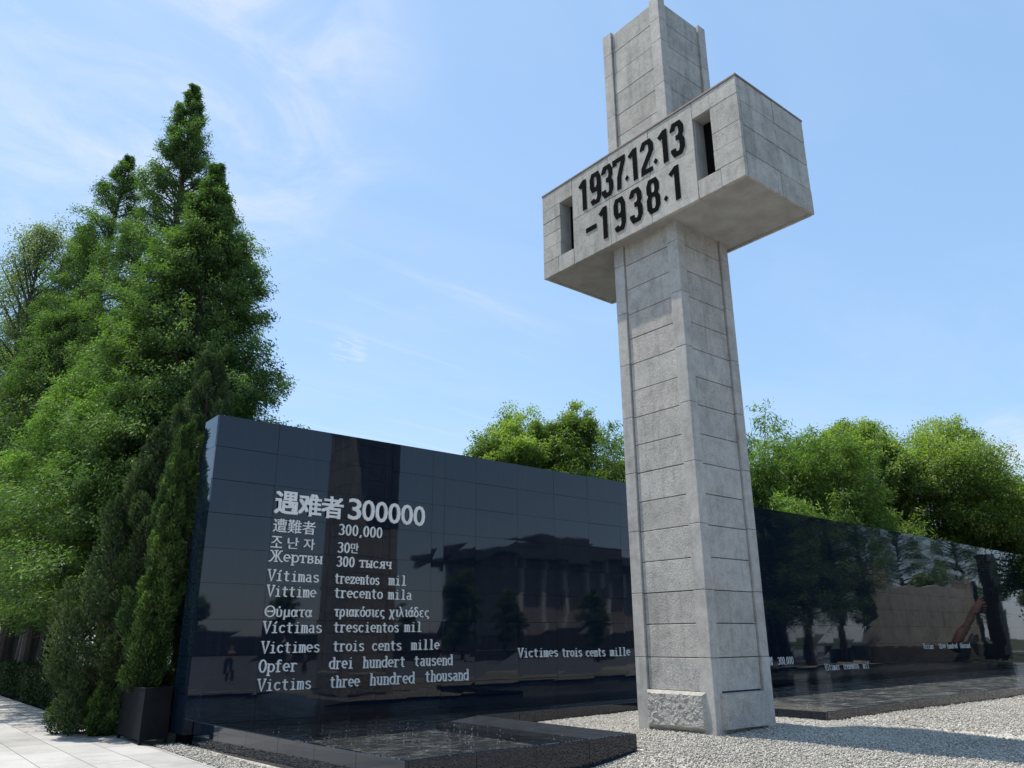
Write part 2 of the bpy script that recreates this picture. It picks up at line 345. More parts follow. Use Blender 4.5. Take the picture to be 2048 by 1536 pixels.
for k, fn in faces.items():
    wide = k in ('west', 'east')
    u0, u1 = (Y0 + PW + .004, Y1 - PW - .014) if wide else (X0 + PD + .004, X1 - PD - .02 - .022)
    for L in (JZ, JT):
        mb = MB()
        for a, c in zip(L[:-1], L[1:]):
            r = RC + rnd.uniform(-.003, .003)
            mb.box(*fn(u0, u1, r, 0.13, a + .007, c - .007))
        bevel(mb.build('face_panels', G_PANEL if L is JZ else G_ARM, cross), .006)
# base blocks, rock faced
def facet(a, b_, sd):
    d_, pts = noise.voronoi((a, b_, sd)); q = pts[0]; r1 = noise.noise((q[0] * 3.1, q[1] * 3.7, sd + 2)); r2 = noise.noise((q[0] * 5.3, q[1] * 2.9, sd + 9))
    return r1 * .5 + (a - q[0]) * r2 * 1.6 + (b_ - q[1]) * r1 * 1.6
def rock_block(fn3, w_, h_, dep, rough, seed, ch=0.05):
    nu, nv = 110, 56; vs = []; fs = []
    for j in range(nv + 1):
        for i in range(nu + 1):
            u, v = i / nu * w_, j / nv * h_
            e = min(u, w_ - u, v, h_ - v); k = min(1, e / ch)
            d = 0.0 if e <= 0 else dep * k + (rough * (facet(u * 10 + seed, v * 12, seed) + noise.noise((u * 30, v * 30 + seed, 3)) * 0.22 + .2) if k >= 1 else 0)
            vs.append(fn3(u, v, d))
    for j in range(nv):
        for i in range(nu): k = j * (nu + 1) + i; fs.append((k, k + 1, k + nu + 2, k + nu + 1))
    # closing skirt back into the pillar
    ring = [i for i in range(nu + 1)] + [j * (nu + 1) + nu for j in range(1, nv + 1)] + [nv * (nu + 1) + i for i in range(nu - 1, -1, -1)] + [j * (nu + 1) for j in range(nv - 1, 0, -1)]
    k0 = len(vs)
    for r_ in ring:
        u, v = (r_ % (nu + 1)) / nu * w_, (r_ // (nu + 1)) / nv * h_; vs.append(fn3(u, v, -0.09))
    for a in range(len(ring)): b_ = (a + 1) % len(ring); fs.append((ring[b_], ring[a], k0 + a, k0 + b_))
    return MB().add(vs, fs)
rock_block(lambda u, v, d: (X0 - d + 0.002, 10.06 - u, 0.0 + v), 1.30, 0.61, 0.055, 0.019, 1.3).build('base_block', G_ROCK, cross)['label'] = 'rough rock-faced block at the foot of the sunlit side'
rock_block(lambda u, v, d: (11.40 + u, Y0 - d + 0.03, 0.03 + v), 1.22, 0.56, 0.15, 0.010, 5.1, .012).build('base_block', G_ROCK, cross)['label'] = 'flat dressed block at the foot of the shaded side'
rock_block(lambda u, v, d: (12.70 - u, Y1 + d - 0.002, 0.0 + v), 1.28, 0.61, 0.05, 0.03, 2.2).build('base_block', G_ROCK, cross)
rock_block(lambda u, v, d: (X1 + d - 0.002, 8.80 + u, 0.0 + v), 1.30, 0.61, 0.05, 0.03, 7.7).build('base_block', G_ROCK, cross)
pl = MB(); pl.box(X0 + .05, X1 - .05, Y0 + .05, Y1 - .05, -0.3, 0.02); pl.box(X0 + PD, X1 - PD - .02, Y0 + .03, Y0 + .4, -0.3, -.03); pl.build('footing', G_SMOOTH, cross)

# crossbar
AX0, AX1, AY0, AY1, AZ0, AZ1 = 10.936, 13.20, 6.728, 12.22, 9.36, 11.564
CT = 0.055
arm = MB()
xi = AX0 + CT; zb = AZ0 + 0.05
arm.box(AX0 + .62, AX1 - CT, AY0 + CT, AY1 - CT, zb, AZ1 - .01)
WIN = [(7.36, 7.755, 9.765, 11.14), (11.205, 11.61, 9.76, 11.10)]
arm.box(xi, AX0 + .618, AY0 + CT, WIN[0][0], zb, AZ1 - .012).box(xi, AX0 + .617, WIN[0][1], WIN[1][0], zb, AZ1 - .011).box(xi, AX0 + .618, WIN[1][1], AY1 - CT, zb, AZ1 - .012)
for (a, c, d, e) in WIN:
    arm.box(xi, AX0 + .616, a, c, zb, d).box(xi, AX0 + .616, a, c, e, AZ1 - .013)
ARM = arm.build('crossbar', PLASTER, cross)
cl = MB(); g = .0045
def fb(y0, y1, z0, z1):
    r = rnd.uniform(-.004, .004); cl.box(AX0 + r, xi + .03, y0 + g, y1 - g, z0 + g, z1 - g)
def fb_jamb(y0, y1, z0, z1): fb(y0, y1, z0, z1)
# middle field
for (z0, z1, ys_) in ((9.36, 10.455, (7.77, 8.92, 10.06, 11.20)), (10.455, 11.52, (7.77, 8.90, 10.05, 11.20))):
    for a, c in zip(ys_[:-1], ys_[1:]): fb(a, c, z0, z1)
# right end
fb(6.728, 7.77, 11.14, 11.52)
for a, c in zip((9.755, 10.17, 10.55, 11.14)[:-1], (9.755, 10.17, 10.55, 11.14)[1:]): fb(6.728, 7.36, a, c)
fb(6.728, 7.24, 9.36, 9.755); fb(7.24, 7.77, 9.36, 9.755)
# left end
fb(11.20, 12.22, 11.10, 11.52)
for a, c in zip((9.755, 10.10, 10.45, 10.78, 11.10)[:-1], (9.755, 10.10, 10.45, 10.78, 11.10)[1:]): fb(11.61, 12.22, a, c)
fb(11.20, 11.71, 9.36, 9.755); fb(11.71, 12.22, 9.36, 9.755)
bevel(cl.build('front_cladding', G_ARM, ARM), .006)
for y0, y1 in ((AY0, AY0 + CT), (AY1 - CT, AY1)):
    cl = MB(); g = .007
    for z0, z1 in ((9.36, 9.90), (9.90, 10.47), (10.47, 11.0), (11.0, 11.52)):
        for x0, x1 in ((xi + .032, 12.12), (12.12, 13.2)):
            r = rnd.uniform(-.006, .006); cl.box(x0 + g, x1 - g, y0 + r, y1 + r, z0 + g, z1 - g)
    bevel(cl.build('end_cladding', G_ARM, ARM), .009)
g = .0045
cl = MB()
for z0, z1 in ((9.36, 10.45), (10.45, 11.52)):
    for k in range(5): cl.box(AX1 - CT, AX1, AY0 + CT + k * 1.0764 + g, AY0 + CT + (k + 1) * 1.0764 - g, z0 + g, z1 - g)
bevel(cl.build('rear_cladding', G_ARM, ARM), .006)
cp = MB(); cp.box(AX0 - .012, AX1 + .012, AY0 - .012, AY1 + .012, 11.521, 11.566); bevel(cp.build('cap', CAPM, ARM), .006)
for (a, c, d, e) in WIN:
    mb = MB(); mb.box(AX0 + .33, AX0 + .60, a + .002, c - .002, d + .002, e - .002)  # black block paints the unlit depth of the slot
    wo = mb.build('slot_shade_fill', VOID, ARM)
# dates on the crossbar
def strokes(mb, polys, place, wv, wh, z0, z1):
    """ribbon strokes with a broad pen: wv = width of upright strokes, wh = width of level ones"""
    for si, pts in enumerate(polys):
        P = [np.array(p, float) for p in pts]; closed = len(P) > 2 and np.allclose(P[0], P[-1])
        if closed: P = P[:-1]
        n_ = len(P); Lf, Rt = [], []
        for i in range(n_):
            def sn(a, c): d = c - a; d = d / (np.hypot(*d) + 1e-9); return np.array([-d[1], d[0]])
            ns = []
            if i > 0 or closed: ns.append(sn(P[i - 1], P[i]))
            if i < n_ - 1 or closed: ns.append(sn(P[i], P[(i + 1) % n_]))
            nn = sum(ns); nn = nn / (np.hypot(*nn) + 1e-9); k = 1 / max(0.55, float(nn @ ns[0])); nn = nn * k
            off = np.array([nn[0] * wv / 2, nn[1] * wh / 2]); Lf.append(P[i] + off); Rt.append(P[i] - off)
        zt = z1 + 0.0004 * (si % 5)
        vs = [place(*q, zt) for q in Lf] + [place(*q, zt) for q in Rt] + [place(*q, z0) for q in Lf] + [place(*q, z0) for q in Rt]
        fs = []; rng = range(n_) if closed else range(n_ - 1)
        for i in rng:
            j = (i + 1) % n_
            fs += [(i, j, n_ + j, n_ + i), (2 * n_ + i, i + 0, j, 2 * n_ + j)[::-1], (n_ + i, n_ + j, 3 * n_ + j, 3 * n_ + i)]
        if not closed: fs += [(0, n_, 3 * n_, 2 * n_), (n_ - 1, 2 * n_ - 1, 4 * n_ - 1, 3 * n_ - 1)]
        mb.add(vs, fs)
DIG = {'1': [[(.02, .80), (.55, .95)], [(.55, 1.0), (.55, 0)]],
 '9': [[(.78, .66), (.78, .80), (.62, .945), (.18, .945), (.05, .82), (.05, .58), (.18, .46), (.60, .46), (.78, .60)], [(.78, .80), (.78, .20), (.62, .055), (.16, .055), (.04, .16)]],
 '3': [[(.05, .78), (.05, .82), (.20, .945), (.62, .945), (.78, .82), (.78, .64), (.62, .53), (.30, .53)], [(.62, .53), (.80, .40), (.80, .18), (.62, .055), (.18, .055), (.03, .17), (.03, .24)]],
 '7': [[(.03, .80), (.03, .945), (.80, .945), (.80, .84), (.40, .40), (.34, 0)]],
 '2': [[(.05, .76), (.05, .82), (.20, .945), (.62, .945), (.78, .82), (.78, .64), (.08, .20), (.05, .055), (.82, .055)]],
 '8': [[(.20, .945), (.62, .945), (.77, .83), (.77, .64), (.62, .53), (.20, .53), (.06, .64), (.06, .83), (.20, .945)], [(.20, .53), (.62, .53), (.80, .41), (.80, .17), (.62, .055), (.20, .055), (.03, .17), (.03, .41), (.20, .53)]],
 '-': [[(0, .55), (1, .55)]]}
def numeral(ch, yl, yr, z0, z1):
    mb = MB()
    if ch == '.':
        c, r = (yl + yr) / 2, .055; zc = z0 + .16
        mb.add([(AX0 - .014, c + r, zc), (AX0 - .014, c, zc + r * 1.25), (AX0 - .014, c - r, zc), (AX0 - .014, c, zc - r * 1.25), (AX0 + .01, c + r, zc), (AX0 + .01, c, zc + r * 1.25), (AX0 + .01, c - r, zc), (AX0 + .01, c, zc - r * 1.25)],
               [(0, 1, 2, 3), (0, 4, 5, 1), (1, 5, 6, 2), (2, 6, 7, 3), (3, 7, 4, 0)])
    else:
        wref = {'1': .62, '-': 1.0}.get(ch, .82); sx = (yl - yr) / wref; sz = z1 - z0; wv, wh = .118, .104
        P_ = [[(yl - x * sx, z0 + y * sz) for x, y in s] for s in DIG[ch]]
        strokes(mb, P_, lambda a, b_, t: (AX0 - t, a, b_), wv, wh, -.01, .013)
    mb.build('numeral', BLACK, ARM)
for ch, a, c in [('1', 10.95, 10.78), ('9', 10.57, 10.33), ('3', 10.21, 9.97), ('7', 9.86, 9.60), ('.', 9.57, 9.47), ('1', 9.44, 9.26), ('2', 9.08, 8.82), ('.', 8.78, 8.68), ('1', 8.62, 8.45), ('3', 8.28, 8.04)]:
    numeral(ch, a, c, 10.54, 11.30)
for ch, a, c in [('-', 10.79, 10.47), ('1', 10.36, 10.19), ('9', 9.90, 9.67), ('3', 9.45, 9.21), ('8', 8.98, 8.74), ('.', 8.59, 8.49), ('1', 8.41, 8.22)]:
    numeral(ch, a, c, 9.58, 10.34)

XF = None
# ------------------------------------------------------------------ inscription wall
WX = [4.605, 15.7, 22.0, 29.8, 36.0, 49.0]; WY = [14.30, 14.35, 14.62, 14.83, 15.06, 15.58]
def wy(x): return float(np.interp(x, WX, WY))
WH = 5.502; WT = 0.738
CZ = [0.0, 0.63, 1.23, 1.84, 2.45, 3.06, 3.68, 4.29, 4.90, WH]
VX = [4.605, 5.80, 7.0, 8.2, 9.40, 9.72, 10.59] + [11.82 + 1.18 * k for k in range(32)]
VX = [v for v in VX if v < 48.8] + [48.9]
wall = empty('inscription_wall', (4.605, 14.3, 0), 'long polished black granite wall with silver lettering in many languages', 'wall')
kb = MB()
poly = [(x + (.03 if i == 0 else 0), y + .03) for i, (x, y) in enumerate(zip(WX, WY))] + [(x + (.03 if x == WX[0] else 0), y + WT - .03) for x, y in list(zip(WX, WY))[::-1]]
kb.prism(poly, 0.03, WH - .03); kb.build('wall_core', BLACK, wall)
def panel(mb, x0, x1, z0, z1, gap, t_):
    j = lambda: rnd.gauss(0, .0013)
    x0 += gap; x1 -= gap; z0 += gap; z1 -= gap
    ya, yb = wy(x0), wy(x1); e = [j() for _ in range(4)]
    mb.hexa([(x0, ya + e[0], z0), (x1, yb + e[1], z0), (x1, yb + .035, z0), (x0, ya + .035, z0), (x0, ya + e[2], z1), (x1, yb + e[3], z1), (x1, yb + .035, z1), (x0, ya + .035, z1)])
mb = MB()
for ci in range(9):
    for a, c in zip(VX[:-1], VX[1:]): panel(mb, a, c, CZ[ci], CZ[ci + 1],   .0026 + (.003 if rnd.random() < .12 else 0), .03)
mb.build('front_cladding', POLISH, wall)
mb = MB()
for ci in range(9):
    e = [rnd.gauss(0, .001) for _ in range(4)]; z0, z1 = CZ[ci] + .003, CZ[ci + 1] - .003; x = 4.605
    mb.hexa([(x + e[0], 14.337, z0), (x + .03, 14.337, z0), (x + .03, 14.3 + WT, z0), (x + e[1], 14.3 + WT, z0), (x + e[2], 14.337, z1), (x + .03, 14.337, z1), (x + .03, 14.3 + WT, z1), (x + e[3], 14.3 + WT, z1)])
mb.build('end_cladding', POLISH, wall)
mb = MB()
for a, c in zip(WX[:-1], WX[1:]):
    ya, yc = wy(a), wy(c); o_ = .003
    mb.hexa([(a, ya + .036, WH - .029), (c, yc + .036, WH - .029), (c, yc + WT, WH - .029), (a, ya + WT, WH - .029), (a, ya + .036, WH - o_), (c, yc + .036, WH - o_), (c, yc + WT, WH - o_), (a, ya + WT, WH - o_)])
mb.build('coping', POLISH2, wall)
mb = MB(); mb.prism([(4.70, 14.42), (48, 15.7), (48, 16.1), (4.70, 14.95)], -0.3, 0.028); mb.build('plinth', BLACK, wall)

# serif letters drawn with a pen
def A(cx, cy, rx, ry, a0, a1, n_=9):
    return [(cx + rx * math.cos(math.radians(a0 + (a1 - a0) * i / n_)), cy + ry * math.sin(math.radians(a0 + (a1 - a0) * i / n_))) for i in range(n_ + 1)]
def s(x, y, l=.22): return [(x - l / 2, y), (x + l / 2, y)]
XH = .68
EL = lambda cx=.26, cy=.34, rx=.2, ry=.31: A(cx, cy, rx, ry, 90, 450, 16)
GL = {
 'V': [[(.04, .97), (.26, .0), (.48, .97)], s(.06, .98, .2), s(.46, .98, .18)],
 'i': [[(.27, .02), (.27, XH)], [(.12, XH - .02), (.27, XH - .02)], s(.27, .02, .34), [(.25, .90), (.31, .90)]],
 'í': [[(.27, .02), (.27, XH)], [(.12, XH - .02), (.27, XH - .02)], s(.27, .02, .34), [(.24, .80), (.38, .98)]],
 't': [[(.22, .90), (.22, .16)] + A(.33, .16, .11, .14, 180, 310, 6), s(.24, .66, .38)],
 'm': [[(.08, .02), (.08, XH)], A(.17, .50, .09, .16, 170, 0, 6) + [(.26, .02)], A(.35, .50, .09, .16, 170, 0, 6) + [(.44, .02)], s(.08, .02, .13), s(.26, .02, .11), s(.45, .02, .13), s(.04, XH - .02, .1)],
 'n': [[(.12, .02), (.12, XH)], A(.26, .48, .14, .18, 170, 0, 7) + [(.40, .02)], s(.12, .02, .2), s(.40, .02, .2), s(.07, XH - .02, .12)],
 'h': [[(.12, .02), (.12, .98)], A(.26, .48, .14, .18, 170, 0, 7) + [(.40, .02)], s(.12, .02, .2), s(.40, .02, .2), s(.07, .97, .12)],
 'u': [[(.12, XH)] + A(.25, .18, .13, .16, 180, 350, 7), [(.40, XH), (.40, .02)], s(.07, XH - .02, .14), s(.35, XH - .02, .12), s(.44, .02, .1)],
 'r': [[(.15, .02), (.15, XH)], A(.31, .46, .16, .2, 165, 35, 6), s(.16, .02, .28), s(.08, XH - .02, .14)],
 'a': [A(.25, .52, .13, .14, 160, 0, 6) + [(.38, .10)] + A(.45, .1, .07, .08, 180, 300, 4), A(.24, .2, .15, .18, 60, 330, 12) + [(.38, .18)], [(.38, .40), (.30, .39)]],
 'e': [[(.08, .36), (.45, .36)] + A(.26, .36, .19, .30, 0, 310, 14)],
 'o': [EL()], 'c': [A(.27, .34, .19, .31, 40, 320, 12)],
 's': [A(.27, .51, .15, .15, 20, 230, 9) + A(.27, .18, .16, .16, 60, -160, 10)],
 'z': [[(.08, .52), (.09, XH - .03), (.43, XH - .03), (.08, .04), (.44, .04), (.45, .18)]],
 'l': [[(.27, .02), (.27, .98)], [(.13, .97), (.27, .97)], s(.27, .02, .34)],
 'd': [EL(.24), [(.42, .98), (.42, .02)], s(.37, .97, .12), s(.46, .02, .1)],
 'p': [EL(.29), [(.12, XH), (.12, -.26)], s(.13, -.26, .22), s(.07, XH - .02, .12)],
 'f': [[(.22, .02), (.22, .78)] + A(.33, .78, .11, .18, 180, 30, 6), s(.24, .66, .34), s(.24, .02, .28)],
 'O': [A(.26, .5, .21, .48, 90, 450, 18)],
 '3': [A(.25, .74, .17, .22, 150, -80, 10) + A(.25, .27, .19, .25, 80, -150, 10)], '0': [A(.26, .5, .17, .47, 90, 450, 18)], ',': [[(.14, .10), (.18, .06), (.11, -.13)]],
 'Ж': [[(.45, .0), (.45, .98)], [(.05, .98), (.18, .94), (.34, .52), (.56, .52), (.72, .94), (.85, .98)], [(.02, .0), (.14, .05), (.36, .52)], [(.88, .0), (.76, .05), (.54, .52)], s(.45, .0, .24), s(.45, .98, .24), s(.05, .0, .14), s(.86, .0, .14)],
 'е': [[(.08, .36), (.45, .36)] + A(.26, .36, .19, .30, 0, 310, 14)], 'р': [EL(.29), [(.12, XH), (.12, -.26)], s(.13, -.26, .22), s(.07, XH - .02, .12)],
 'т': [[(.27, .02), (.27, XH)], [(.06, .54), (.06, XH - .02), (.48, XH - .02), (.48, .54)], s(.27, .02, .24)],
 'в': [[(.12, .02), (.12, XH)], [(.06, XH - .02), (.28, XH - .02)] + A(.28, .51, .12, .15, 85, -90, 7) + [(.12, .36)], [(.28, .36)] + A(.28, .19, .15, .17, 85, -90, 7) + [(.06, .02)]],
 'ы': [[(.10, .02), (.10, XH)], [(.10, .38), (.22, .38)] + A(.22, .20, .13, .18, 85, -90, 7) + [(.04, .02)], [(.48, .02), (.48, XH)], s(.10, XH - .02, .18), s(.48, XH - .02, .18), s(.48, .02, .18)],
 'с': [A(.27, .34, .19, .31, 40, 320, 12)], 'я': [[(.40, .02), (.40, XH)], [(.46, XH - .02), (.26, XH - .02)] + A(.26, .49, .13, .17, 95, 270, 7) + [(.40, .32)], [(.28, .32), (.08, .02)], s(.40, .02, .18), s(.09, .02, .14)],
 'ч': [[(.10, XH), (.10, .44)] + A(.22, .44, .12, .14, 180, 300, 5) + [(.40, .38)], [(.40, XH), (.40, .02)], s(.10, XH - .02, .18), s(.40, XH - .02, .18), s(.40, .02, .2)],
 'Θ': [A(.36, .49, .32, .48, 90, 450, 20), s(.36, .49, .34), [(.2, .40), (.2, .58)], [(.52, .40), (.52, .58)]],
 'ύ': [[(.06, XH)] + [(.12, XH)] + A(.26, .2, .15, .18, 180, 360, 8) + A(.24, .5, .18, .16, 0, 60, 4), [(.27, .78), (.27, .96)]],
 'μ': [[(.10, -.26), (.12, XH)], [(.12, .2)] + A(.25, .18, .13, .16, 180, 350, 6), [(.41, XH), (.41, .1), (.48, .03)]],
 'α': [[(.46, XH), (.36, .2)] + A(.23, .34, .17, .31, -60, -300, 12) + [(.38, .3), (.48, .03)]],
 'τ': [[(.04, .58), (.12, XH - .03), (.48, XH - .03)], [(.27, XH - .03), (.25, .14)] + A(.34, .14, .09, .12, 180, 300, 5)],
 'ρ': [[(.10, -.26), (.10, .34)] + A(.28, .34, .18, .31, 180, -180, 16)],
 'ι': [[(.20, XH), (.20, .14)] + A(.29, .14, .09, .12, 180, 300, 5), s(.15, XH - .02, .1)],
 'κ': [[(.12, .02), (.12, XH)], [(.44, XH - .03), (.36, XH - .03), (.14, .34), (.36, .06), (.46, .03)], s(.12, .02, .16), s(.10, XH - .02, .14)],
 'ό': [EL(), [(.24, .78), (.36, .97)]], 'σ': [EL(.24), [(.24, XH - .03), (.50, XH - .03)]],
 'ε': [A(.27, .50, .15, .15, 30, 270, 8), A(.27, .19, .17, .17, 90, 330, 8)], 'ς': [A(.27, .34, .19, .31, 45, 230, 9) + [(.3, .06)] + A(.3, -.04, .1, .1, 60, -110, 5)],
 'χ': [[(.03, XH - .04), (.12, XH - .02), (.38, -.22), (.48, -.24)], [(.46, XH), (.05, -.25)]],
 'λ': [[(.05, .95), (.14, .95), (.40, .06), (.48, .03)], [(.24, .55), (.05, .02)]],
 'ά': [[(.46, XH), (.36, .2)] + A(.23, .34, .17, .31, -60, -300, 12) + [(.38, .3), (.48, .03)], [(.24, .78), (.38, .97)]],
 'δ': [EL(.26, .30, .18, .28), [(.30, .57), (.12, .80)] + A(.25, .82, .13, .14, 170, 20, 6)],
}
ADV = {'Ж': .92, 'Θ': .74, ',': .34, 'ι': .36, 'ы': .60, 'τ': .50}
def pen_word(word, xl, xr, zb_, h, wv=.078, wh=.056):
    adv = [ADV.get(c, .54) for c in word]; tot_ = sum(adv) - .04
    k = (xr - xl) / tot_; x = xl; polys = []
    for c, a in zip(word, adv):
        for st in GL[c]: polys.append([(x + u * k, zb_ + v * h) for u, v in st])
        x += a * k
    mb = MB(); thick = max(.016, wv * h * 1.6) * (.75 if xl > 20 else 1)
    strokes(mb, polys, lambda a, b_, t: (a, wy(a) - t, b_), thick, wh * h * 1.6, -.004, .010 if xl > 20 else .034)
    mb.build('lettering', STEEL, wall)
def font_word(word, xl, xr, zlo, h, offset, slots=None, shifts=((0, 0, 0),)):
    """letters from Blender's built-in type, scaled into a box on the wall"""
    outs = []
    for i, ch in enumerate(word):
        cu = bpy.data.curves.new('type', 'FONT'); cu.body = ch; cu.offset = offset; cu.resolution_u = 3; cu.extrude = .5
        ob = bpy.data.objects.new('type', cu); C.objects.link(ob); bpy.context.view_layer.update()
        me = bpy.data.meshes.new_from_object(ob.evaluated_get(bpy.context.evaluated_depsgraph_get()))
        bpy.data.objects.remove(ob); bpy.data.curves.remove(cu)
        co = np.zeros(len(me.vertices) * 3, np.float32); me.vertices.foreach_get('co', co); co = co.reshape(-1, 3)
        outs.append((co, [tuple(p.vertices) for p in me.polygons])); bpy.data.meshes.remove(me)
    mb = MB(); n_ = len(word); outs = [(i, co, fs, dx, dz, dd) for i, (co, fs) in enumerate(outs) for dx, dz, dd in shifts]
    for i, co, fs, dx, dz, dd in outs:
        a, c = slots[i] if slots else (xl + (xr - xl) * i / n_ + .01, xl + (xr - xl) * (i + 1) / n_ - .01)
        lo, hi = co.min(0), co.max(0); q = (co - lo) / (hi - lo)
        X_ = a + q[:, 0] * (c - a) + dx; Z_ = zlo + q[:, 1] * h + dz; Y_ = np.array([wy(x) for x in X_]) - .036 - dd + (1 - q[:, 2]) * .038
        mb.add(np.stack([X_, Y_, Z_], 1).tolist(), fs)
    mb.build('lettering', STEEL, wall)
font_word('遇难者', 5.82, 7.25, 3.775, .42, 0.0, None, [(dx * .013, dz * .009, .0006 * k) for k, (dx, dz) in enumerate([(-1, -1), (1, -1), (-1, 1), (1, 1), (0, 0)])])
font_word('300000', 7.36, 9.21, 3.785, .43, .010)
font_word('遭難者', 5.82, 6.69, 3.42, .255, .0)
pen_word('300,000', 7.17, 8.17, 3.465, .215)
font_word('조난자', 5.81, 6.69, 3.13, .21, -.004, [(5.81, 6.03), (6.14, 6.36), (6.46, 6.69)])
pen_word('30', 7.17, 7.45, 3.12, .20); font_word('만', 7.46, 7.65, 3.125, .20, -.004)
for t_ in [('Жертвы', 5.80, 6.87, 2.88, .20), ('300', 7.17, 7.57, 2.85, .20), ('тысяч', 7.67, 8.42, 2.86, .20), ('Vítimas', 5.81, 6.83, 2.53, .20), ('trezentos', 7.16, 8.15, 2.53, .20), ('mil', 8.37, 8.79, 2.54, .20),
    ('Vittime', 5.82, 6.79, 2.25, .20), ('trecento', 7.17, 8.24, 2.26, .20), ('mila', 8.37, 8.93, 2.26, .20), ('Θύματα', 5.81, 6.73, 1.89, .195), ('τριακόσιες', 7.19, 8.31, 1.91, .20), ('χιλιάδες', 8.41, 9.38, 1.92, .20),
    ('Víctimas', 5.81, 6.96, 1.61, .20), ('trescientos', 7.20, 8.65, 1.62, .20), ('mil', 8.78, 9.20, 1.63, .20), ('Victimes', 5.81, 6.94, 1.265, .20), ('trois', 7.21, 7.88, 1.275, .20), ('cents', 8.05, 8.73, 1.275, .20), ('mille', 8.96, 9.65, 1.28, .20),
    ('Opfer', 5.79, 6.52, .94, .21), ('drei', 7.16, 7.66, .96, .21), ('hundert', 7.87, 8.83, .96, .21), ('tausend', 9.04, 9.99, .965, .21), ('Victims', 5.80, 6.82, .63, .20), ('three', 7.19, 7.82, .63, .21), ('hundred', 8.04, 9.06, .64, .22), ('thousand', 9.31, 10.41, .655, .22),
    ('Victimes', 11.79, 13.0, 1.08, .20), ('trois', 13.13, 13.78, 1.07, .20), ('cents', 13.91, 14.58, 1.06, .20), ('mille', 14.75, 15.47, 1.06, .20),
    ('300,000', 22.4, 23.3, .67, .22), ('Vítimas', 25.17, 26.14, .43, .20), ('trezentos', 26.40, 27.49, .43, .20), ('mil', 27.78, 28.23, .42, .20), ('Victims', 32.96, 33.95, 1.0, .20), ('three', 34.46, 35.14, 1.0, .21), ('hundred', 35.32, 36.36, .99, .21), ('thousand', 36.64, 37.78, .99, .21)]:
    pen_word(*t_)
font_word('遭難者', 21.2, 22.11, .66, .25, 0.0)

# ------------------------------------------------------------------ reflecting pool
RZ = 0.20; WZ = 0.145
pool = empty('reflecting_pool', (5.05, 8.11, PZ), 'shallow black granite reflecting pool with angular rim below the wall', 'pool')
def rim(p, q, th, z0, seg, tilt=0):
    p, q = Vector((*p, 0)), Vector((*q, 0)); L_ = (q - p).length; d = (q - p) / L_; n_ = Vector((-d.y, d.x, 0))   # n_ points into the pool
    mb = MB(); k = max(1, round(L_ / seg))
    for i in range(k):
        a = p + d * (L_ * i / k + .002); c = p + d * (L_ * (i + 1) / k - .002); e = rnd.uniform(-.0015, .0015)
        q4 = [a - n_ * e, c - n_ * e, c + n_ * th, a + n_ * th]
        mb.hexa([(v.x, v.y, z0) for v in q4] + [(v.x, v.y, RZ) for v in q4])
    return bevel(mb.build('rim', POLISH2, pool), .004, 1)
P_ = POOL
rim((4.76, 14.27), P_[1], .055, -0.3, 0.95)
rim((P_[1][0] + .056, P_[1][1] - .0), P_[2], .055, -0.3, 0.95)
rim((P_[2][0] - .06, P_[2][1] + .057), (P_[3][0] - .06, P_[3][1] - .0), .0, -0.3, .95) if False else None
# sloping slab on the right-hand side
mb = MB(); y0_, y1_ = 8.207, 11.93; k = 5
for i in range(k):
    a = y0_ + (y1_ - y0_) * i / k + .002; c = y0_ + (y1_ - y0_) * (i + 1) / k - .002
    xa = 8.853 + .05 * (a - 8.15) / 3.77; xc = 8.853 + .05 * (c - 8.15) / 3.77
    mb.hexa([(8.02, a, 0.0), (xa, a, -0.3), (xc, c, -0.3), (8.02, c, 0.0), (8.02, a, .115), (xa, a, RZ - .001), (xc, c, RZ - .001), (8.02, c, .115)])
mb.build('sloping_slab', plain('honed_slab', (0.030, 0.031, 0.033), .22, nz=.3, sc=4), pool)
rim((8.90, 11.93), (13.74, 12.05), .055, -0.3, .95)
rim((13.80, 12.10), P_[5], .055, -0.3, .95)
rim((13.838, P_[5][1]), P_[6], .055, -0.3, .95)
rim(P_[6], P_[7], .055, -0.3, .95)
fl = MB(); fl.prism([(4.82, 14.27), (5.11, 8.17), (8.02, 8.21), (8.02, 11.99), (13.86, 12.12), (13.84, 8.2), (24.4, 8.68), (47, 9.76), (48.5, 15.5), (36, 15.03), (29.8, 14.80), (22, 14.59), (15.7, 14.32)], -0.25, 0.02)
ma, t, p, o_ = newmat('pool_floor'); co = objco(t)
vo = nd(t, 'ShaderNodeTexNoise', {'Vector': co, 'Scale': 3.2, 'Detail': 7.0, 'Roughness': 0.72, 'Distortion': 1.0})  # mottling doubles as painted ripple light on the pool bottom
t.links.new(ramp(t, vo.outputs[0], [(0.42, (0.018, 0.019, 0.020)), (0.53, (0.060, 0.060, 0.060)), (0.62, (0.24, 0.235, 0.225))]), p.inputs['Base Color']); p.inputs['Roughness'].default_value = 0.8
fl.build('floor', ma, pool)
fl = MB(); fl.prism([(13.88, 12.2), (13.86, 8.22), (24.4, 8.70), (46.9, 9.78), (48.3, 15.4), (36, 15.0), (29.8, 14.77), (22, 14.56), (15.7, 14.28)], 0.021, 0.03)
m2_ = ma.copy(); m2_.name = 'pool_pebbles_sunlit'  # sunlit bottom and ripple glints painted in as paler pebble mottling
for n_ in m2_.node_tree.nodes:
    if n_.type == 'VALTORGB':
        for e_, c_ in zip(n_.color_ramp.elements, ((0.09, 0.092, 0.095), (0.24, 0.24, 0.235), (0.62, 0.61, 0.59))): e_.color = (*c_, 1)
    if n_.type == 'TEX_NOISE': n_.inputs['Scale'].default_value = 2.0
fl.build('sunlit_pebble_floor', m2_, pool)
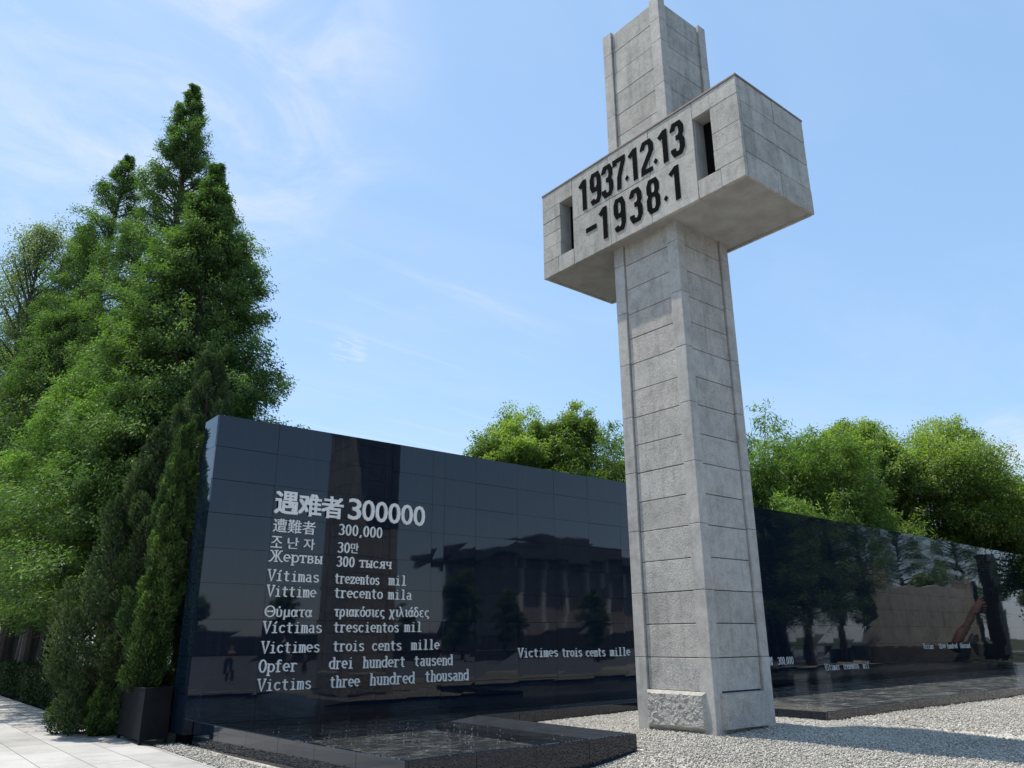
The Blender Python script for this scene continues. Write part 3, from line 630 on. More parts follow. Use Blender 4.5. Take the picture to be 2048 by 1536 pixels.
ma = bpy.data.materials.new('water'); ma.use_nodes = True; t = ma.node_tree; t.nodes.clear(); o_ = t.nodes.new('ShaderNodeOutputMaterial'); co = objco(t)
n1 = nd(t, 'ShaderNodeTexNoise', {'Vector': co, 'Scale': 3.5, 'Detail': 4.0, 'Roughness': 0.6, 'Distortion': 0.6})
bm = nd(t, 'ShaderNodeBump', {'Strength': 0.9, 'Distance': 0.04, 'Height': n1.outputs[0]})
fr = nd(t, 'ShaderNodeFresnel', {'IOR': 1.33, 'Normal': bm.outputs[0]})
tr = nd(t, 'ShaderNodeBsdfTransparent', {'Color': (0.72, 0.74, 0.74, 1)}); gl = nd(t, 'ShaderNodeBsdfGlossy', {'Roughness': 0.02, 'Normal': bm.outputs[0]})
mx = nd(t, 'ShaderNodeMixShader', {0: fr.outputs[0], 1: tr.outputs[0], 2: gl.outputs[0]}); t.links.new(mx.outputs[0], o_.inputs[0])
wat = MB(); wp = [(4.817, 14.26), (5.107, 8.168), (8.30, 8.212), (8.30, 11.988), (13.86, 12.115), (13.84, 8.198), (24.4, 8.678), (46.9, 9.757), (48.4, 15.45), (36, 15.02), (29.8, 14.79), (22, 14.58), (15.7, 14.31)]
wat.add([(x, y, WZ) for x, y in wp], [tuple(range(len(wp)))])
tag(wat.build('water', ma), 'thin sheet of dark rippled water in the pool', kind='structure')
# petals and flecks drifting on the water
mb = MB()
for i in range(190):
    if i < 130: x, y = rnd.uniform(5.2, 8.3), rnd.uniform(8.3, 13.5) if rnd.random() < .6 else rnd.gauss(10.6, .8)
    else: x, y = rnd.uniform(14, 30), rnd.uniform(9.2, 13.5)
    r, a = rnd.uniform(.005, .014), rnd.uniform(0, 6.28); ca, sa = math.cos(a) * r, math.sin(a) * r
    z = WZ + .004 + rnd.uniform(0, .004)
    if 8.2 < y < 14: mb.add([(x + ca, y + sa, z), (x - sa * .5, y + ca * .5, z + .005), (x - ca, y - sa, z), (x + sa * .5, y - ca * .5, z + .004)], [(0, 1, 2, 3)])
tag(mb.build('floating_petals', plain('petal', (0.75, 0.73, 0.62), 0.7)), 'small pale flecks of fallen petals floating on the pool', 'petals', kind='stuff')

# ------------------------------------------------------------------ planter box
pl = empty('planter_box', (4.46, 15.6, PZ), 'black metal planter box on short feet at the left end of the wall', 'planter')
px0, px1, py0, py1 = 4.10, 4.56, 14.92, 16.32; pt = .015
PLM = plain('planter_metal', (0.008, 0.008, 0.0095), 0.6, 0.0, spec=.12, nz=0.35, sc=3)
def sk(x, y, z): f_ = 1.0 - .03 * (z - PZ); cx, cy = (px0 + px1) / 2, (py0 + py1) / 2; return (cx + (x - cx) * f_, cy + (y - cy) * f_, z)
mb = MB(); z0, z1 = PZ, .725
def ring(za, zb2, w_):
    for (a, b_, c, d) in ((px0, px0 + w_, py0, py1), (px1 - w_, px1, py0, py1), (px0 + w_, px1 - w_, py0, py0 + w_), (px0 + w_, px1 - w_, py1 - w_, py1)):
        mb.hexa([sk(a, c, za), sk(b_, c, za), sk(b_, d, za), sk(a, d, za), sk(a, c, zb2), sk(b_, c, zb2), sk(b_, d, zb2), sk(a, d, zb2)])
ring(z0 + .07, z1 - .03, .02); bevel(mb.build('box', PLM, pl), .004)
mb = MB(); 
for (a, b_, c, d) in ((px0 - .008, px0 + .04, py0 - .008, py1 + .008), (px1 - .04, px1 + .008, py0 - .008, py1 + .008), (px0 + .04, px1 - .04, py0 - .008, py0 + .04), (px0 + .04, px1 - .04, py1 - .04, py1 + .008)):
    mb.hexa([sk(a, c, z1 - .029), sk(b_, c, z1 - .029), sk(b_, d, z1 - .029), sk(a, d, z1 - .029), sk(a, c, z1), sk(b_, c, z1), sk(b_, d, z1), sk(a, d, z1)])
bevel(mb.build('rim', PLM, pl), .004)
mb = MB(); mb.box(px0 + .03, px1 - .03, py0 + .03, py1 - .03, .56, .62); mb.build('soil', SOIL, pl)
for (cx, cy) in ((px0, py0), (px1 - .05, py0), (px0, py1 - .05), (px1 - .05, py1 - .05)):
    MB().hexa([sk(cx, cy, z0), sk(cx + .05, cy, z0), sk(cx + .05, cy + .05, z0), sk(cx, cy + .05, z0), sk(cx, cy, z0 + .069), sk(cx + .05, cy, z0 + .069), sk(cx + .05, cy + .05, z0 + .069), sk(cx, cy + .05, z0 + .069)]).build('foot', PLM, pl)

# ------------------------------------------------------------------ vegetation
def unit(v): return v / (np.linalg.norm(v, axis=-1, keepdims=True) + 1e-9)
def leaves(name, Cn, U, Wd, tip, mat, parent):
    """one small rhombic leaf per point: Cn centres, U half-length vectors, Wd half-width vectors"""
    n_ = len(Cn); V_ = np.stack([Cn - U, Cn + Wd, Cn + U, Cn - Wd], 1).reshape(-1, 3)
    F_ = np.arange(n_ * 4).reshape(-1, 4); me = tri_mesh(name, V_, F_, 4)
    at = me.attributes.new('tip', 'FLOAT', 'FACE'); at.data.foreach_set('value', np.clip(tip, 0, 1).astype(np.float32))
    o = bpy.data.objects.new(name, me); C.objects.link(o); me.materials.append(mat); o.parent = parent; return o
def frame(rg, n_, up, out_, l, wd, flat=0.6):
    """leaf axes: mostly along 'out_' plus noise, leaf plane biased level"""
    U = unit(out_ + rg.normal(size=(n_, 3)) * up); nn = unit(rg.normal(size=(n_, 3)) + np.array([0, 0, 1.0]) * flat * 2)
    W = unit(np.cross(U, nn)); s_ = rg.uniform(.65, 1.3, (n_, 1)); return U * l * s_, W * wd * s_
def conifer(loc, H, R, seed, mat, label, group=None, name='dawn_redwood', nb=110, per=16, nl=34, base=.08, power=.85, top_open=1.0, l=.085, wd=.026, rise=.52, spread=.16, tipw=.62, cat='tree', bare=0.0, minz=2.35):
    rg = np.random.default_rng(seed); root = empty(name, loc, label, cat, group)
    tb = MB(); lean = rg.normal(size=2) * .012 * H
    tp = lambda t: np.array([lean[0] * t * t, lean[1] * t * t, H * t])
    r0 = .011 * H + .06
    tb.tube([tp(t) for t in np.linspace(0, .985, 12)], [r0 * (1 - t) ** .8 * (1.25 if t < .03 else 1) + .012 for t in np.linspace(0, .985, 12)], 9)
    Cs, Us, Ws, Ts = [], [], [], []
    ga = rg.uniform(0, 6.28)
    for i in range(nb):
        t = base + (1 - base) * ((i + rg.uniform(0, 1)) / nb) ** .92
        t = min(t, .997); ga += 2.39996 + rg.normal() * .35
        lump = 1 + .24 * noise.noise((math.cos(ga) * 1.6 + seed, math.sin(ga) * 1.6, t * 7)) + .10 * rg.normal()
        prof = ((1 - t) / (1 - base)) ** power
        Lb = max(.22, R * prof * lump)
        if t < base + .1: Lb *= .55 + 4.5 * (t - base)
        el = rise * (.3 + 1.1 * t) + rg.normal() * .12
        d = np.array([math.cos(ga) * math.cos(el), math.sin(ga) * math.cos(el), math.sin(el)])
        o0 = tp(t); dr = np.array([0, 0, -.16 * Lb * (1 - t * .8)])
        pt_ = lambda s_: o0 + d * Lb * s_ + dr * s_ ** 2 * (1.4 if t < .7 else .3)
        tb.tube([pt_(0), pt_(.35), pt_(.7), pt_(.96)], [.018 + .012 * Lb, .014 + .008 * Lb, .012 + .003 * Lb, .005], 4)
        k = max(3, int(per * (.4 + .6 * Lb / R)))
        for s_ in rg.uniform(.22, 1.0, k) ** .62:
            if rg.uniform() < bare: continue
            side = np.array([-d[1], d[0], 0]) * rg.normal() * .17 * Lb * s_
            c = pt_(s_) + side + np.array([0, 0, rg.uniform(-.30, .18)]) * min(Lb, 2.6) * .5
            m_ = int(nl * rg.uniform(.5, 1.4)); sp = spread * (.38 + .80 * min(1, Lb / 1.6))
            q = rg.normal(size=(m_, 3)) * np.array([sp, sp, sp * .85]); q[:, 2] -= np.abs(q[:, 0] + q[:, 1]) * .35
            od = unit(np.array([d[0], d[1], -.6]) + side * .2)
            U, W = frame(rg, m_, .55, od, l, wd)
            Cs.append(c + q); Us.append(U); Ws.append(W)
            Ts.append(np.clip((s_ - .42) * 1.9 * tipw + rg.normal(size=m_) * .12 + q[:, 2] / sp * .20 + rg.normal() * .26, 0, 1))  # height term colours upper leaves of each spray lighter, painting in sunlight
    tr = tb.mesh('trunk'); o = bpy.data.objects.new('trunk', tr); C.objects.link(o); tr.materials.append(BARK); o.parent = root
    Ca, Ua, Wa, Ta = (np.concatenate(k_) for k_ in (Cs, Us, Ws, Ts)); kp = Ca[:, 2] > minz + rg.uniform(-.35, .35, len(Ca)) + .3 * np.sin(Ca[:, 0] * 2.1 + seed) * np.cos(Ca[:, 1] * 1.7)
    leaves('crown', Ca[kp], Ua[kp], Wa[kp], Ta[kp], mat, root)
    return root
L_META = leaf_mat('redwood_foliage', (0.035, 0.078, 0.020), (0.066, 0.126, 0.032), (0.215, 0.315, 0.066), .38)
L_META_D = leaf_mat('redwood_foliage_deep', (0.036, 0.078, 0.022), (0.068, 0.120, 0.034), (0.195, 0.285, 0.062), .40)
L_BRIGHT = leaf_mat('redwood_foliage_young', (0.042, 0.092, 0.020), (0.076, 0.146, 0.032), (0.245, 0.370, 0.068), .40)
L_JUN = leaf_mat('juniper_foliage', (0.020, 0.040, 0.013), (0.042, 0.072, 0.022), (0.140, 0.185, 0.052), .2)
L_THU = leaf_mat('thuja_foliage', (0.022, 0.050, 0.012), (0.044, 0.084, 0.018), (0.150, 0.220, 0.042), .28)
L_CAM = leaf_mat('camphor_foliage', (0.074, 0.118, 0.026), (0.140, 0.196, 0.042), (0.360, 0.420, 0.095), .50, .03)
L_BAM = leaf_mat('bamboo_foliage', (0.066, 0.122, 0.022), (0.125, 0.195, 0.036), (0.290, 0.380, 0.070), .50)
L_HEDGE = leaf_mat('hedge_foliage', (0.018, 0.036, 0.010), (0.036, 0.060, 0.016), (0.06, 0.09, 0.02), .2)
L_THIN = leaf_mat('thin_tree_foliage', (0.16, 0.20, 0.11), (0.22, 0.25, 0.13), (0.34, 0.36, 0.20), 0.62)
MG = 'dawn redwoods beside the paving'
gzv = -0.30
FINE = dict(l=.056, wd=.018)
conifer((7.25, 30.4, gzv), 24.9, 5.0, 11, L_META_D, 'tallest dawn redwood with airy pointed top rising above all others', MG, nb=300, per=10, nl=120, base=.10, power=.76, bare=.06, spread=.125, **FINE)
conifer((6.8, 24.0, gzv), 17.2, 5.5, 12, L_META, 'dense cone shaped dawn redwood in front of the tallest one, beside the wall', MG, nb=400, per=12, nl=110, base=.08, power=.92, spread=.115, **FINE)
conifer((5.7, 38.0, gzv), 24.2, 4.8, 13, L_META, 'second tallest dawn redwood with a tufted sparse tip left of the tallest one', MG, nb=220, per=10, nl=110, base=.10, power=.66, bare=.08, spread=.135, **FINE)
conifer((5.9, 45.0, gzv), 23.8, 4.6, 14, L_META, 'narrow dawn redwood just left of the tufted tree, lower shoulder of the row', MG, nb=200, per=10, nl=100, base=.10, power=.62, spread=.15, l=.065, wd=.021)
conifer((5.4, 52.0, gzv), 21.6, 4.8, 15, L_META, 'far dawn redwood near the left edge with rounded dense crown', MG, nb=180, per=10, nl=90, base=.10, power=.55, spread=.16, l=.07, wd=.022)
conifer((5.2, 34.5, gzv), 15.6, 3.9, 16, L_META, 'dawn redwood with drooping sprays hanging over the paving at the left edge', MG, nb=190, per=11, nl=110, base=.34, power=.58, spread=.125, **FINE)
conifer((5.95, 25.6, gzv), 11.8, 3.2, 17, L_BRIGHT, 'short yellow green dawn redwood glowing in front of the tall dark ones', MG, nb=120, per=11, nl=120, base=.42, power=.5, spread=.115, l=.05, wd=.017)
conifer((5.0, 27.6, gzv), 9.8, 3.2, 18, L_BRIGHT, 'low spreading young dawn redwood with layered bright branches behind the hedge', MG, nb=100, per=12, nl=120, base=.52, power=.42, rise=.25, spread=.11, l=.05, wd=.017)
conifer((5.4, 22.6, gzv), 8.6, 2.7, 19, L_META_D, 'small dark dawn redwood between the juniper and the hedge', MG, nb=130, per=12, nl=110, base=.26, power=.42, spread=.115, l=.05, wd=.017)
conifer((5.6, 30.5, gzv), 8.2, 3.0, 20, L_META_D, 'low dark dawn redwood with a leafless trunk base behind the hedge', MG, nb=110, per=12, nl=100, base=.28, power=.40, spread=.13, **FINE)
proto = conifer((8.2, 37.0, gzv), 17.5, 4.2, 21, L_META_D, 'dark dawn redwood standing inside the shady grove', 'grove trees in the shade', nb=130, per=10, nl=80, base=.17, power=.5, spread=.17, l=.07, wd=.022)
def copy_tree(o, loc, rz, sc=1.0, label=None, group=None):
    r = o.copy(); C.objects.link(r); r.location = loc; r.rotation_euler = (0, 0, rz); r.scale = (sc, sc, sc)
    if label: r['label'] = label
    if group: r['group'] = group
    for ch in list(o.children):
        c = ch.copy(); C.objects.link(c); c.parent = r
        for g2 in list(ch.children):
            d = g2.copy(); C.objects.link(d); d.parent = c
    return r
for i, (x, y, sc) in enumerate([(9.5, 33, .8), (7.0, 42, 1.0), (10.5, 41, .95), (8.4, 48, 1.0), (7.2, 55, 1.05), (11.5, 50, 1.0), (9.2, 58, 1.05), (6.6, 62, 1.1), (12.0, 62, 1.0), (8.6, 68, 1.1), (10.4, 75, 1.1), (13.5, 44, .85), (12.5, 36, .7)]):
    copy_tree(proto, (x, y, gzv), i * 1.3, sc)
conifer((3.9, 44.0, gzv), 21.8, 4.0, 23, L_THIN, 'grey green leafy tree with a loose crown against the sky at far left', None, name='sparse_tree', nb=80, per=13, nl=60, base=.45, power=.30, bare=.05, rise=.8, l=.065, wd=.024, spread=.20)

def column_bush(loc, H, R, seed, mat, label, name, cat, group=None, plumes=110, per=420, l=.040, wd=.010, low=.0, lumps=.45, taper=1.0, lean=(0, 0), pl=.8, prd=.17):
    """evergreen built of many upright pointed plumes standing on a lumpy body"""
    rg = np.random.default_rng(seed); root = empty(name, loc, label, cat, group)
    tb = MB(); tb.tube([(0, 0, 0), (lean[0] * .5, lean[1] * .5, H * .5), (lean[0], lean[1], H * .93)], [.05 + .008 * H, .03 + .004 * H, .008], 8)
    Cs, Us, Ws, Ts = [], [], [], []; a = rg.uniform(0, 6.28)
    for i in range(plumes):
        t = low + (1 - low) * ((i + rg.uniform()) / plumes) ** 1.12 * .93; a += 2.39996 + rg.normal() * .3
        pr = R * min(1, .62 + 2.0 * (t - low)) * (1 - t) ** (.66 * taper) * 1.10
        pr *= 1 + lumps * noise.noise((math.cos(a) * 1.3 + seed, math.sin(a) * 1.3, t * H * .55 + seed * .37)) + .12 * rg.normal()
        pr = max(pr, .03); od = np.array([math.cos(a), math.sin(a), 0.0])
        tilt = rg.uniform(.15, .55) * (1 - .6 * t); ax = unit(od * tilt + np.array([0, 0, 1.0]) + rg.normal(size=3) * .10)
        Lp = pl * rg.uniform(.6, 1.25) * (.55 + .6 * (1 - t)); rp = prd * rg.uniform(.75, 1.3) * (.55 + .6 * (1 - t))
        b0 = od * max(0, pr - rp * 1.1 - tilt * Lp * .5) + np.array([lean[0] * t, lean[1] * t, H * t - Lp * .1])
        if i % 2 == 0: tb.tube([(lean[0] * t, lean[1] * t, max(.04, H * t - pr * .5)), tuple(b0), tuple(b0 + ax * Lp * .5)], [.016, .010, .004], 4)
        m_ = int(per * rg.uniform(.7, 1.3)); u = rg.uniform(0, 1, m_) ** .85; th = rg.uniform(0, 6.283, m_)
        e1 = unit(np.cross(ax, od + 1e-3)); e2 = np.cross(ax, e1)
        rad = e1 * np.cos(th)[:, None] + e2 * np.sin(th)[:, None]; rr = rp * np.sin(np.pi * np.clip(u * .86 + .12, 0, 1)) ** .8 * rg.uniform(.35, 1.05, m_) ** .5
        q = b0 + ax * (u * Lp)[:, None] + rad * rr[:, None] + rg.normal(size=(m_, 3)) * .018
        U, W = frame(rg, m_, .30, unit(ax + rad * .75), l, wd, .05)
        Cs.append(q); Us.append(U); Ws.append(W)
        out_ = (rad @ od) * .5 + .5
        Ts.append(np.clip((u - .35) * .7 + (out_ - .4) * .25 + rg.normal(size=m_) * .15 + rg.normal() * .18, 0, 1))
    tr = tb.mesh('trunk'); o = bpy.data.objects.new('trunk', tr); C.objects.link(o); tr.materials.append(BARK); o.parent = root
    P2 = np.concatenate(Cs); P2[:, 2] = np.maximum(P2[:, 2], .02)
    leaves('crown', P2, np.concatenate(Us), np.concatenate(Ws), np.concatenate(Ts), mat, root); return root
column_bush((4.05, 17.35, PZ), 6.1, 1.05, 31, L_JUN, 'broad dark juniper leaning over the paving behind the planter', 'juniper', 'tree', plumes=190, per=520, lean=(.35, -.3), lumps=.6)
column_bush((5.55, 18.2, PZ), 8.7, 1.35, 32, L_JUN, 'tall dark pointed juniper whose tip shows above the left end of the wall', 'juniper', 'tree', plumes=200, per=520, lumps=.6)
column_bush((4.25, 15.85, PZ), 5.85, .50, 33, L_THU, 'slim bright green thuja rising along the left end of the wall', 'thuja', 'tree', plumes=150, per=460, low=.13, lean=(.26, -.05), taper=.85, pl=.6, prd=.13, lumps=.7)
column_bush((7.6, 20.0, PZ), 7.1, 1.2, 34, L_JUN, 'dark juniper peeping over the wall top right of the pointed one', 'juniper', 'tree', plumes=130, per=420, lumps=.6)
column_bush((3.55, 17.75, PZ), .95, .38, 35, L_THU, 'small round shrub on the paving edge, the left one of two', 'shrub', 'shrub', plumes=40, per=300, l=.032, wd=.009, pl=.34, prd=.11)
column_bush((3.92, 16.95, PZ), .80, .38, 36, L_THU, 'small round shrub on the paving edge right beside the planter', 'shrub', 'shrub', plumes=40, per=300, l=.032, wd=.009, pl=.32, prd=.11)

# clipped hedge along the paving
hd = empty('hedge', (5.0, 30, PZ), 'dark clipped hedge along the edge of the paving under the trees', 'hedge')
rg = np.random.default_rng(40); n_ = 60000
Yh = 17.8 + 24.5 * rg.uniform(0, 1, n_) ** 1.3; side = rg.uniform(0, 1, n_)
bx = 4.42 + .10 * np.sin(Yh * 1.3) + .06 * np.sin(Yh * 3.1); bz = .92 + .06 * np.sin(Yh * 1.7 + 1)
Xh = np.where(side < .55, bx + np.abs(rg.normal(size=n_)) * .07, bx + rg.uniform(0, 1.2, n_)); Zh = np.where(side < .55, PZ + rg.uniform(0, 1, n_) * bz, PZ + bz - np.abs(rg.normal(size=n_)) * .06)
Cn = np.stack([Xh - 5.0, Yh - 30, Zh - PZ], 1); U, W = frame(rg, n_, .8, np.tile(np.array([-.5, -.2, .6]), (n_, 1)), .05, .024, .2)
leaves('foliage', Cn, U, W, rg.uniform(0, .5, n_), L_HEDGE, hd)
MB().box(4.62, 5.5, 17.9, 42, PZ - .13, .62).build('stems', plain('hedge_inside', (0.02, 0.022, 0.012), .95, nz=.5, sc=9, bump=.8), hd)

def broadleaf(loc, H, R, seed, mat, label, group=None, name='camphor_tree', blobs=26, per=1500, l=.06, wd=.03, squash=.8, z0=.35, trunk=True, cat='tree'):
    rg = np.random.default_rng(seed); root = empty(name, loc, label, cat, group); tb = MB()
    fork = np.array([0, 0, H * .30]); r0 = .016 * H + .03
    tb.tube([(0, 0, 0), (.05, .03, H * .15), tuple(fork)], [r0 * 1.3, r0, r0 * .85], 9)
    Cs, Us, Ws, Ts = [], [], [], []; ctr = np.array([0, 0, H * (1 + z0) / 2]); hz = H * (1 - z0) / 2
    for i in range(blobs):
        ph = rg.uniform(0, 6.283); cz = rg.uniform(-1.0, 1.0) ; rr = math.sqrt(max(0, 1 - min(.98, abs(cz)) ** 2.2)) * rg.uniform(.08, 1.0) ** .5
        br = R * rg.uniform(.26, .40)
        c = ctr + np.array([math.cos(ph) * rr * (R - br * .7), math.sin(ph) * rr * (R - br * .7), cz * (hz - br * .6)])
        mid = fork * .55 + c * .45 + np.array([0, 0, .04 * H])
        tb.tube([tuple(fork * .96), tuple(mid), tuple(c)], [r0 * .34, r0 * .15, .010], 5)
        sub = 30
        for k in range(sub):
            v = unit(rg.normal(size=3)); v[2] = abs(v[2]) * 1.2 - .55; v = unit(v); sc_ = c + v * br * rg.uniform(.5, 1.05)
            m_ = int(per * 2.3) // sub; q = np.clip(rg.normal(size=(m_, 3)), -1.7, 1.7) * br * .16; q[:, 2] *= squash
            U, W = frame(rg, m_, .8, unit(v + np.array([0, 0, -.2])), l, wd, .7)
            Cs.append(sc_ + q); Us.append(U); Ws.append(W)
            Ts.append(np.clip(.22 + q[:, 2] / br * 1.6 + v[2] * .45 + rg.normal(size=m_) * .16 + rg.normal() * .24, 0, 1))  # upward clumps and their top leaves coloured paler to imitate sun on them
        
    tr = tb.mesh('trunk'); o = bpy.data.objects.new('trunk', tr); C.objects.link(o); tr.materials.append(BARK); o.parent = root
    leaves('crown', np.concatenate(Cs), np.concatenate(Us), np.concatenate(Ws), np.concatenate(Ts), mat, root); return root
CG = 'round camphor trees behind the wall'
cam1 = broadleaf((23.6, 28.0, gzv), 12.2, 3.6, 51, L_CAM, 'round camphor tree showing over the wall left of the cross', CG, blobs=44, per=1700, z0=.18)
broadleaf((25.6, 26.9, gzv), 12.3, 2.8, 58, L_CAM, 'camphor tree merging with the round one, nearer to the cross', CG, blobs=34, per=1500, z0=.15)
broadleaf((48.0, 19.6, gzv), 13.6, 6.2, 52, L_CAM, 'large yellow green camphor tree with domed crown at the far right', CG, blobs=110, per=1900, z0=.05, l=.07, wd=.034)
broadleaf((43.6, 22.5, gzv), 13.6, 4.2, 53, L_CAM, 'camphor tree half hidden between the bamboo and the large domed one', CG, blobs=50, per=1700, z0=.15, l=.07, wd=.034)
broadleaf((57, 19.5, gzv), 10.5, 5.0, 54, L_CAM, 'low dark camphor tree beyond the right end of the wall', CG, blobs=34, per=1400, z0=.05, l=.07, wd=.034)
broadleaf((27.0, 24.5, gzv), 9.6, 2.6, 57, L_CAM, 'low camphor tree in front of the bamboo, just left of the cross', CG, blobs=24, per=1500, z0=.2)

def bamboo(loc, H, R, seed, label, group='bamboo clumps behind the wall', culms=34, mat=None, per=44, nl=26, tall=0):
    rg = np.random.default_rng(seed); root = empty('bamboo', loc, label, 'bamboo', group); tb = MB(); Cs, Us, Ws, Ts = [], [], [], []
    for i in range(culms):
        a = rg.uniform(0, 6.283); r_ = R * .35 * math.sqrt(rg.uniform()); h = H * rg.uniform(.72, 1.0); b0 = np.array([math.cos(a) * r_, math.sin(a) * r_, 0])
        dirv = unit(np.array([math.cos(a) + rg.normal() * .5, math.sin(a) + rg.normal() * .5, 0])); arch = R * rg.uniform(.25, .8)
        pt_ = lambda t: b0 + np.array([0, 0, h * (t - .10 * t ** 4)]) + dirv * arch * t ** 2.4
        if i < tall: h *= 1.08
        tb.tube([tuple(pt_(t)) for t in (0, .25, .5, .7, .85, 1)], [.028, .027, .023, .017, .010, .003], 5)
        for t in rg.uniform(.30, 1.0, per):
            c0 = pt_(t); a2 = rg.uniform(0, 6.283); ln = rg.uniform(.15, .85) * (1.15 - t * .6)
            c = c0 + np.array([math.cos(a2) * ln, math.sin(a2) * ln, rg.uniform(-.15, .22)])
            q = rg.normal(size=(nl, 3)) * np.array([.17, .17, .11]); dd = unit(np.array([math.cos(a2), math.sin(a2), -.75]))
            U, W = frame(rg, nl, .5, dd, .10, .024, .3)
            Cs.append(c + q); Us.append(U); Ws.append(W); Ts.append(np.clip(.10 + (t - .5) * .5 + q[:, 2] * 1.8 + rg.normal(size=nl) * .2 + rg.normal() * .25, 0, 1))  # height term paints the upper leaves of a tuft as sunlit
    tr = tb.mesh('culms'); o = bpy.data.objects.new('culms', tr); C.objects.link(o); tr.materials.append(BAMBOO_CULM); o.parent = root
    leaves('leaves', np.concatenate(Cs), np.concatenate(Us), np.concatenate(Ws), np.concatenate(Ts), mat or L_BAM, root); return root
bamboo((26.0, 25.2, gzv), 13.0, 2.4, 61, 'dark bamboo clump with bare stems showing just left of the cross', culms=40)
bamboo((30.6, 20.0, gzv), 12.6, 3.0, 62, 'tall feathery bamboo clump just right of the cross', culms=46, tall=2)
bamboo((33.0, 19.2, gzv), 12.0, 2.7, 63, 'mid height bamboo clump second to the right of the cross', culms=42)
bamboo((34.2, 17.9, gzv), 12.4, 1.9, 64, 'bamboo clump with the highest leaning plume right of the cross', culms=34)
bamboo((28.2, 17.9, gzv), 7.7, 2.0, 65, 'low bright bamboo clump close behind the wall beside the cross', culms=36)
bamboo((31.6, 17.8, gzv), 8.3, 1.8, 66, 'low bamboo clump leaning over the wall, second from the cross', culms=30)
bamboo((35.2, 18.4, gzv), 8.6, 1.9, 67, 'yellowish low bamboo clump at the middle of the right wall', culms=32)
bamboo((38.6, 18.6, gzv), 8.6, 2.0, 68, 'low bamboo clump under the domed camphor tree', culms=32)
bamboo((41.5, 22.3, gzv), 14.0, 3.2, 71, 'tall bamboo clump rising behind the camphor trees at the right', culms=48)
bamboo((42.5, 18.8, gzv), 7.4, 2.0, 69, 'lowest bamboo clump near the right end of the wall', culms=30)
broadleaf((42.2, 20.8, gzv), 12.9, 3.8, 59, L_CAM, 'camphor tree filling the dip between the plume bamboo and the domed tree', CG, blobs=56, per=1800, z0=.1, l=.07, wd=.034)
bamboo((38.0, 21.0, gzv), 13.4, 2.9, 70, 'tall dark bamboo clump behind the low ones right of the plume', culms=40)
for (x, y, h, sd, lb) in ((12.2, 17.2, 6.6, 81, 'single thin reed tip poking over the wall right of the junipers'), (18.3, 18.9, 7.4, 82, 'single thin reed tip poking over the wall left of the round camphor tree')):
    bamboo((x, y, gzv), h, .8, sd, lb, 'reed tips above the wall', culms=3, per=9, nl=2)

# ------------------------------------------------------------------ what the polished wall mirrors, behind and beside the viewer
for i, (x, y, s_, lb) in enumerate([(38, -24, .56, 'round tree across the plaza standing before the hall'), (47, -29, .50, 'round tree across the plaza at the corner of the hall'), (62, -33, .55, 'small round tree across the plaza before the hall pilasters')]):
    copy_tree(cam1, (x, y, gzv), i * 1.1, s_, lb, 'plaza trees behind the viewer')
for i, (x, y, s_) in enumerate([(38.5, 5.2, .80), (41.5, 2.5, .9), (44.5, 4.0, .95), (47.5, 0.5, 1.0), (49.5, 3.6, .9), (52, -2.5, 1.1), (45, -2, 1.0), (57, -4.5, 1.1), (63, -6, 1.1), (70, -4, 1.1), (77, -2, 1.0), (84, 1, 1.0)]):
    copy_tree(proto, (x, y, gzv), i * 2.1 + .4, s_, 'dark dawn redwood beside the plaza seen only mirrored in the right half of the wall', 'redwoods mirrored in the wall')
for i, (x, y, s_) in enumerate([(6, -46, .42), (15, -48, .50), (25, -47, .44), (36, -52, .5), (49, -50, .45)]):
    copy_tree(cam1, (x, y, gzv), i * 1.9, s_, 'low round tree behind the long dark wall across the plaza', 'treeline behind the low wall')
for i, (x, y, s_) in enumerate([(66, -1.0, .62), (72, 1.5, .55), (90, 6, .75)]):
    copy_tree(cam1, (x, y, gzv), i * 1.7, s_, 'round tree behind the broken wall mirrored in the far right of the wall', 'round trees behind the broken wall')
hall = empty('exhibition_hall', (92, -66, PZ), 'low wide hall with flat overhanging roof and pale pilasters across the plaza', 'building')
STONE = plain('hall_stone', (0.34, 0.29, 0.26), .8, nz=.15, sc=.6); PALE = plain('hall_pale', (0.62, 0.60, 0.56), .7); DARKR = plain('hall_roof', (0.10, 0.10, 0.11), .6)
MB().box(72, 118, -76, -60, PZ, 12.6).build('wall', STONE, hall); rf = MB().box(68, 122, -79, -57, 12.602, 14.0).build('roof', DARKR, hall)
MB().box(80, 100, -74, -61, 14.002, 16.2).build('roof_lantern', DARKR, rf)
for k in range(10): MB().box(74 + k * 4.4, 74.7 + k * 4.4, -59.998, -59.2, PZ, 12.6).build('pilaster', PALE, hall)
lw = empty('low_wall', (30, -26, PZ), 'long low dark stone wall across the far side of the plaza', 'wall'); MB().box(-10, 100, -40.5, -40, PZ, 2.2).build('body', plain('dark_stone', (0.05, 0.05, 0.05), .7), lw); MB().box(-10.05, 100.05, -40.55, -39.95, 2.202, 2.32).build('coping', DARKR, lw)
rw = empty('ruined_stone_wall', (58, 5.5, PZ), 'broken pale stone wall sculpture at the right side of the plaza', 'sculpture')
def face_prism(pts, d):     # upright slab along the line (52,4.2)-(66,7.9)
    o_ = Vector((52.0, 3.6, 0)); u = Vector((14, 3.7, 0)).normalized(); n_ = Vector((-u.y, u.x, 0)); k = len(pts)
    vs = [o_ + u * a + Vector((0, 0, z)) for a, z in pts] + [o_ + u * a + n_ * -d + Vector((0, 0, z)) for a, z in pts]
    return MB().add(vs, [tuple(range(k)), tuple(range(k, 2 * k))[::-1]] + [(i, k + i, k + (i + 1) % k, (i + 1) % k) for i in range(k)])
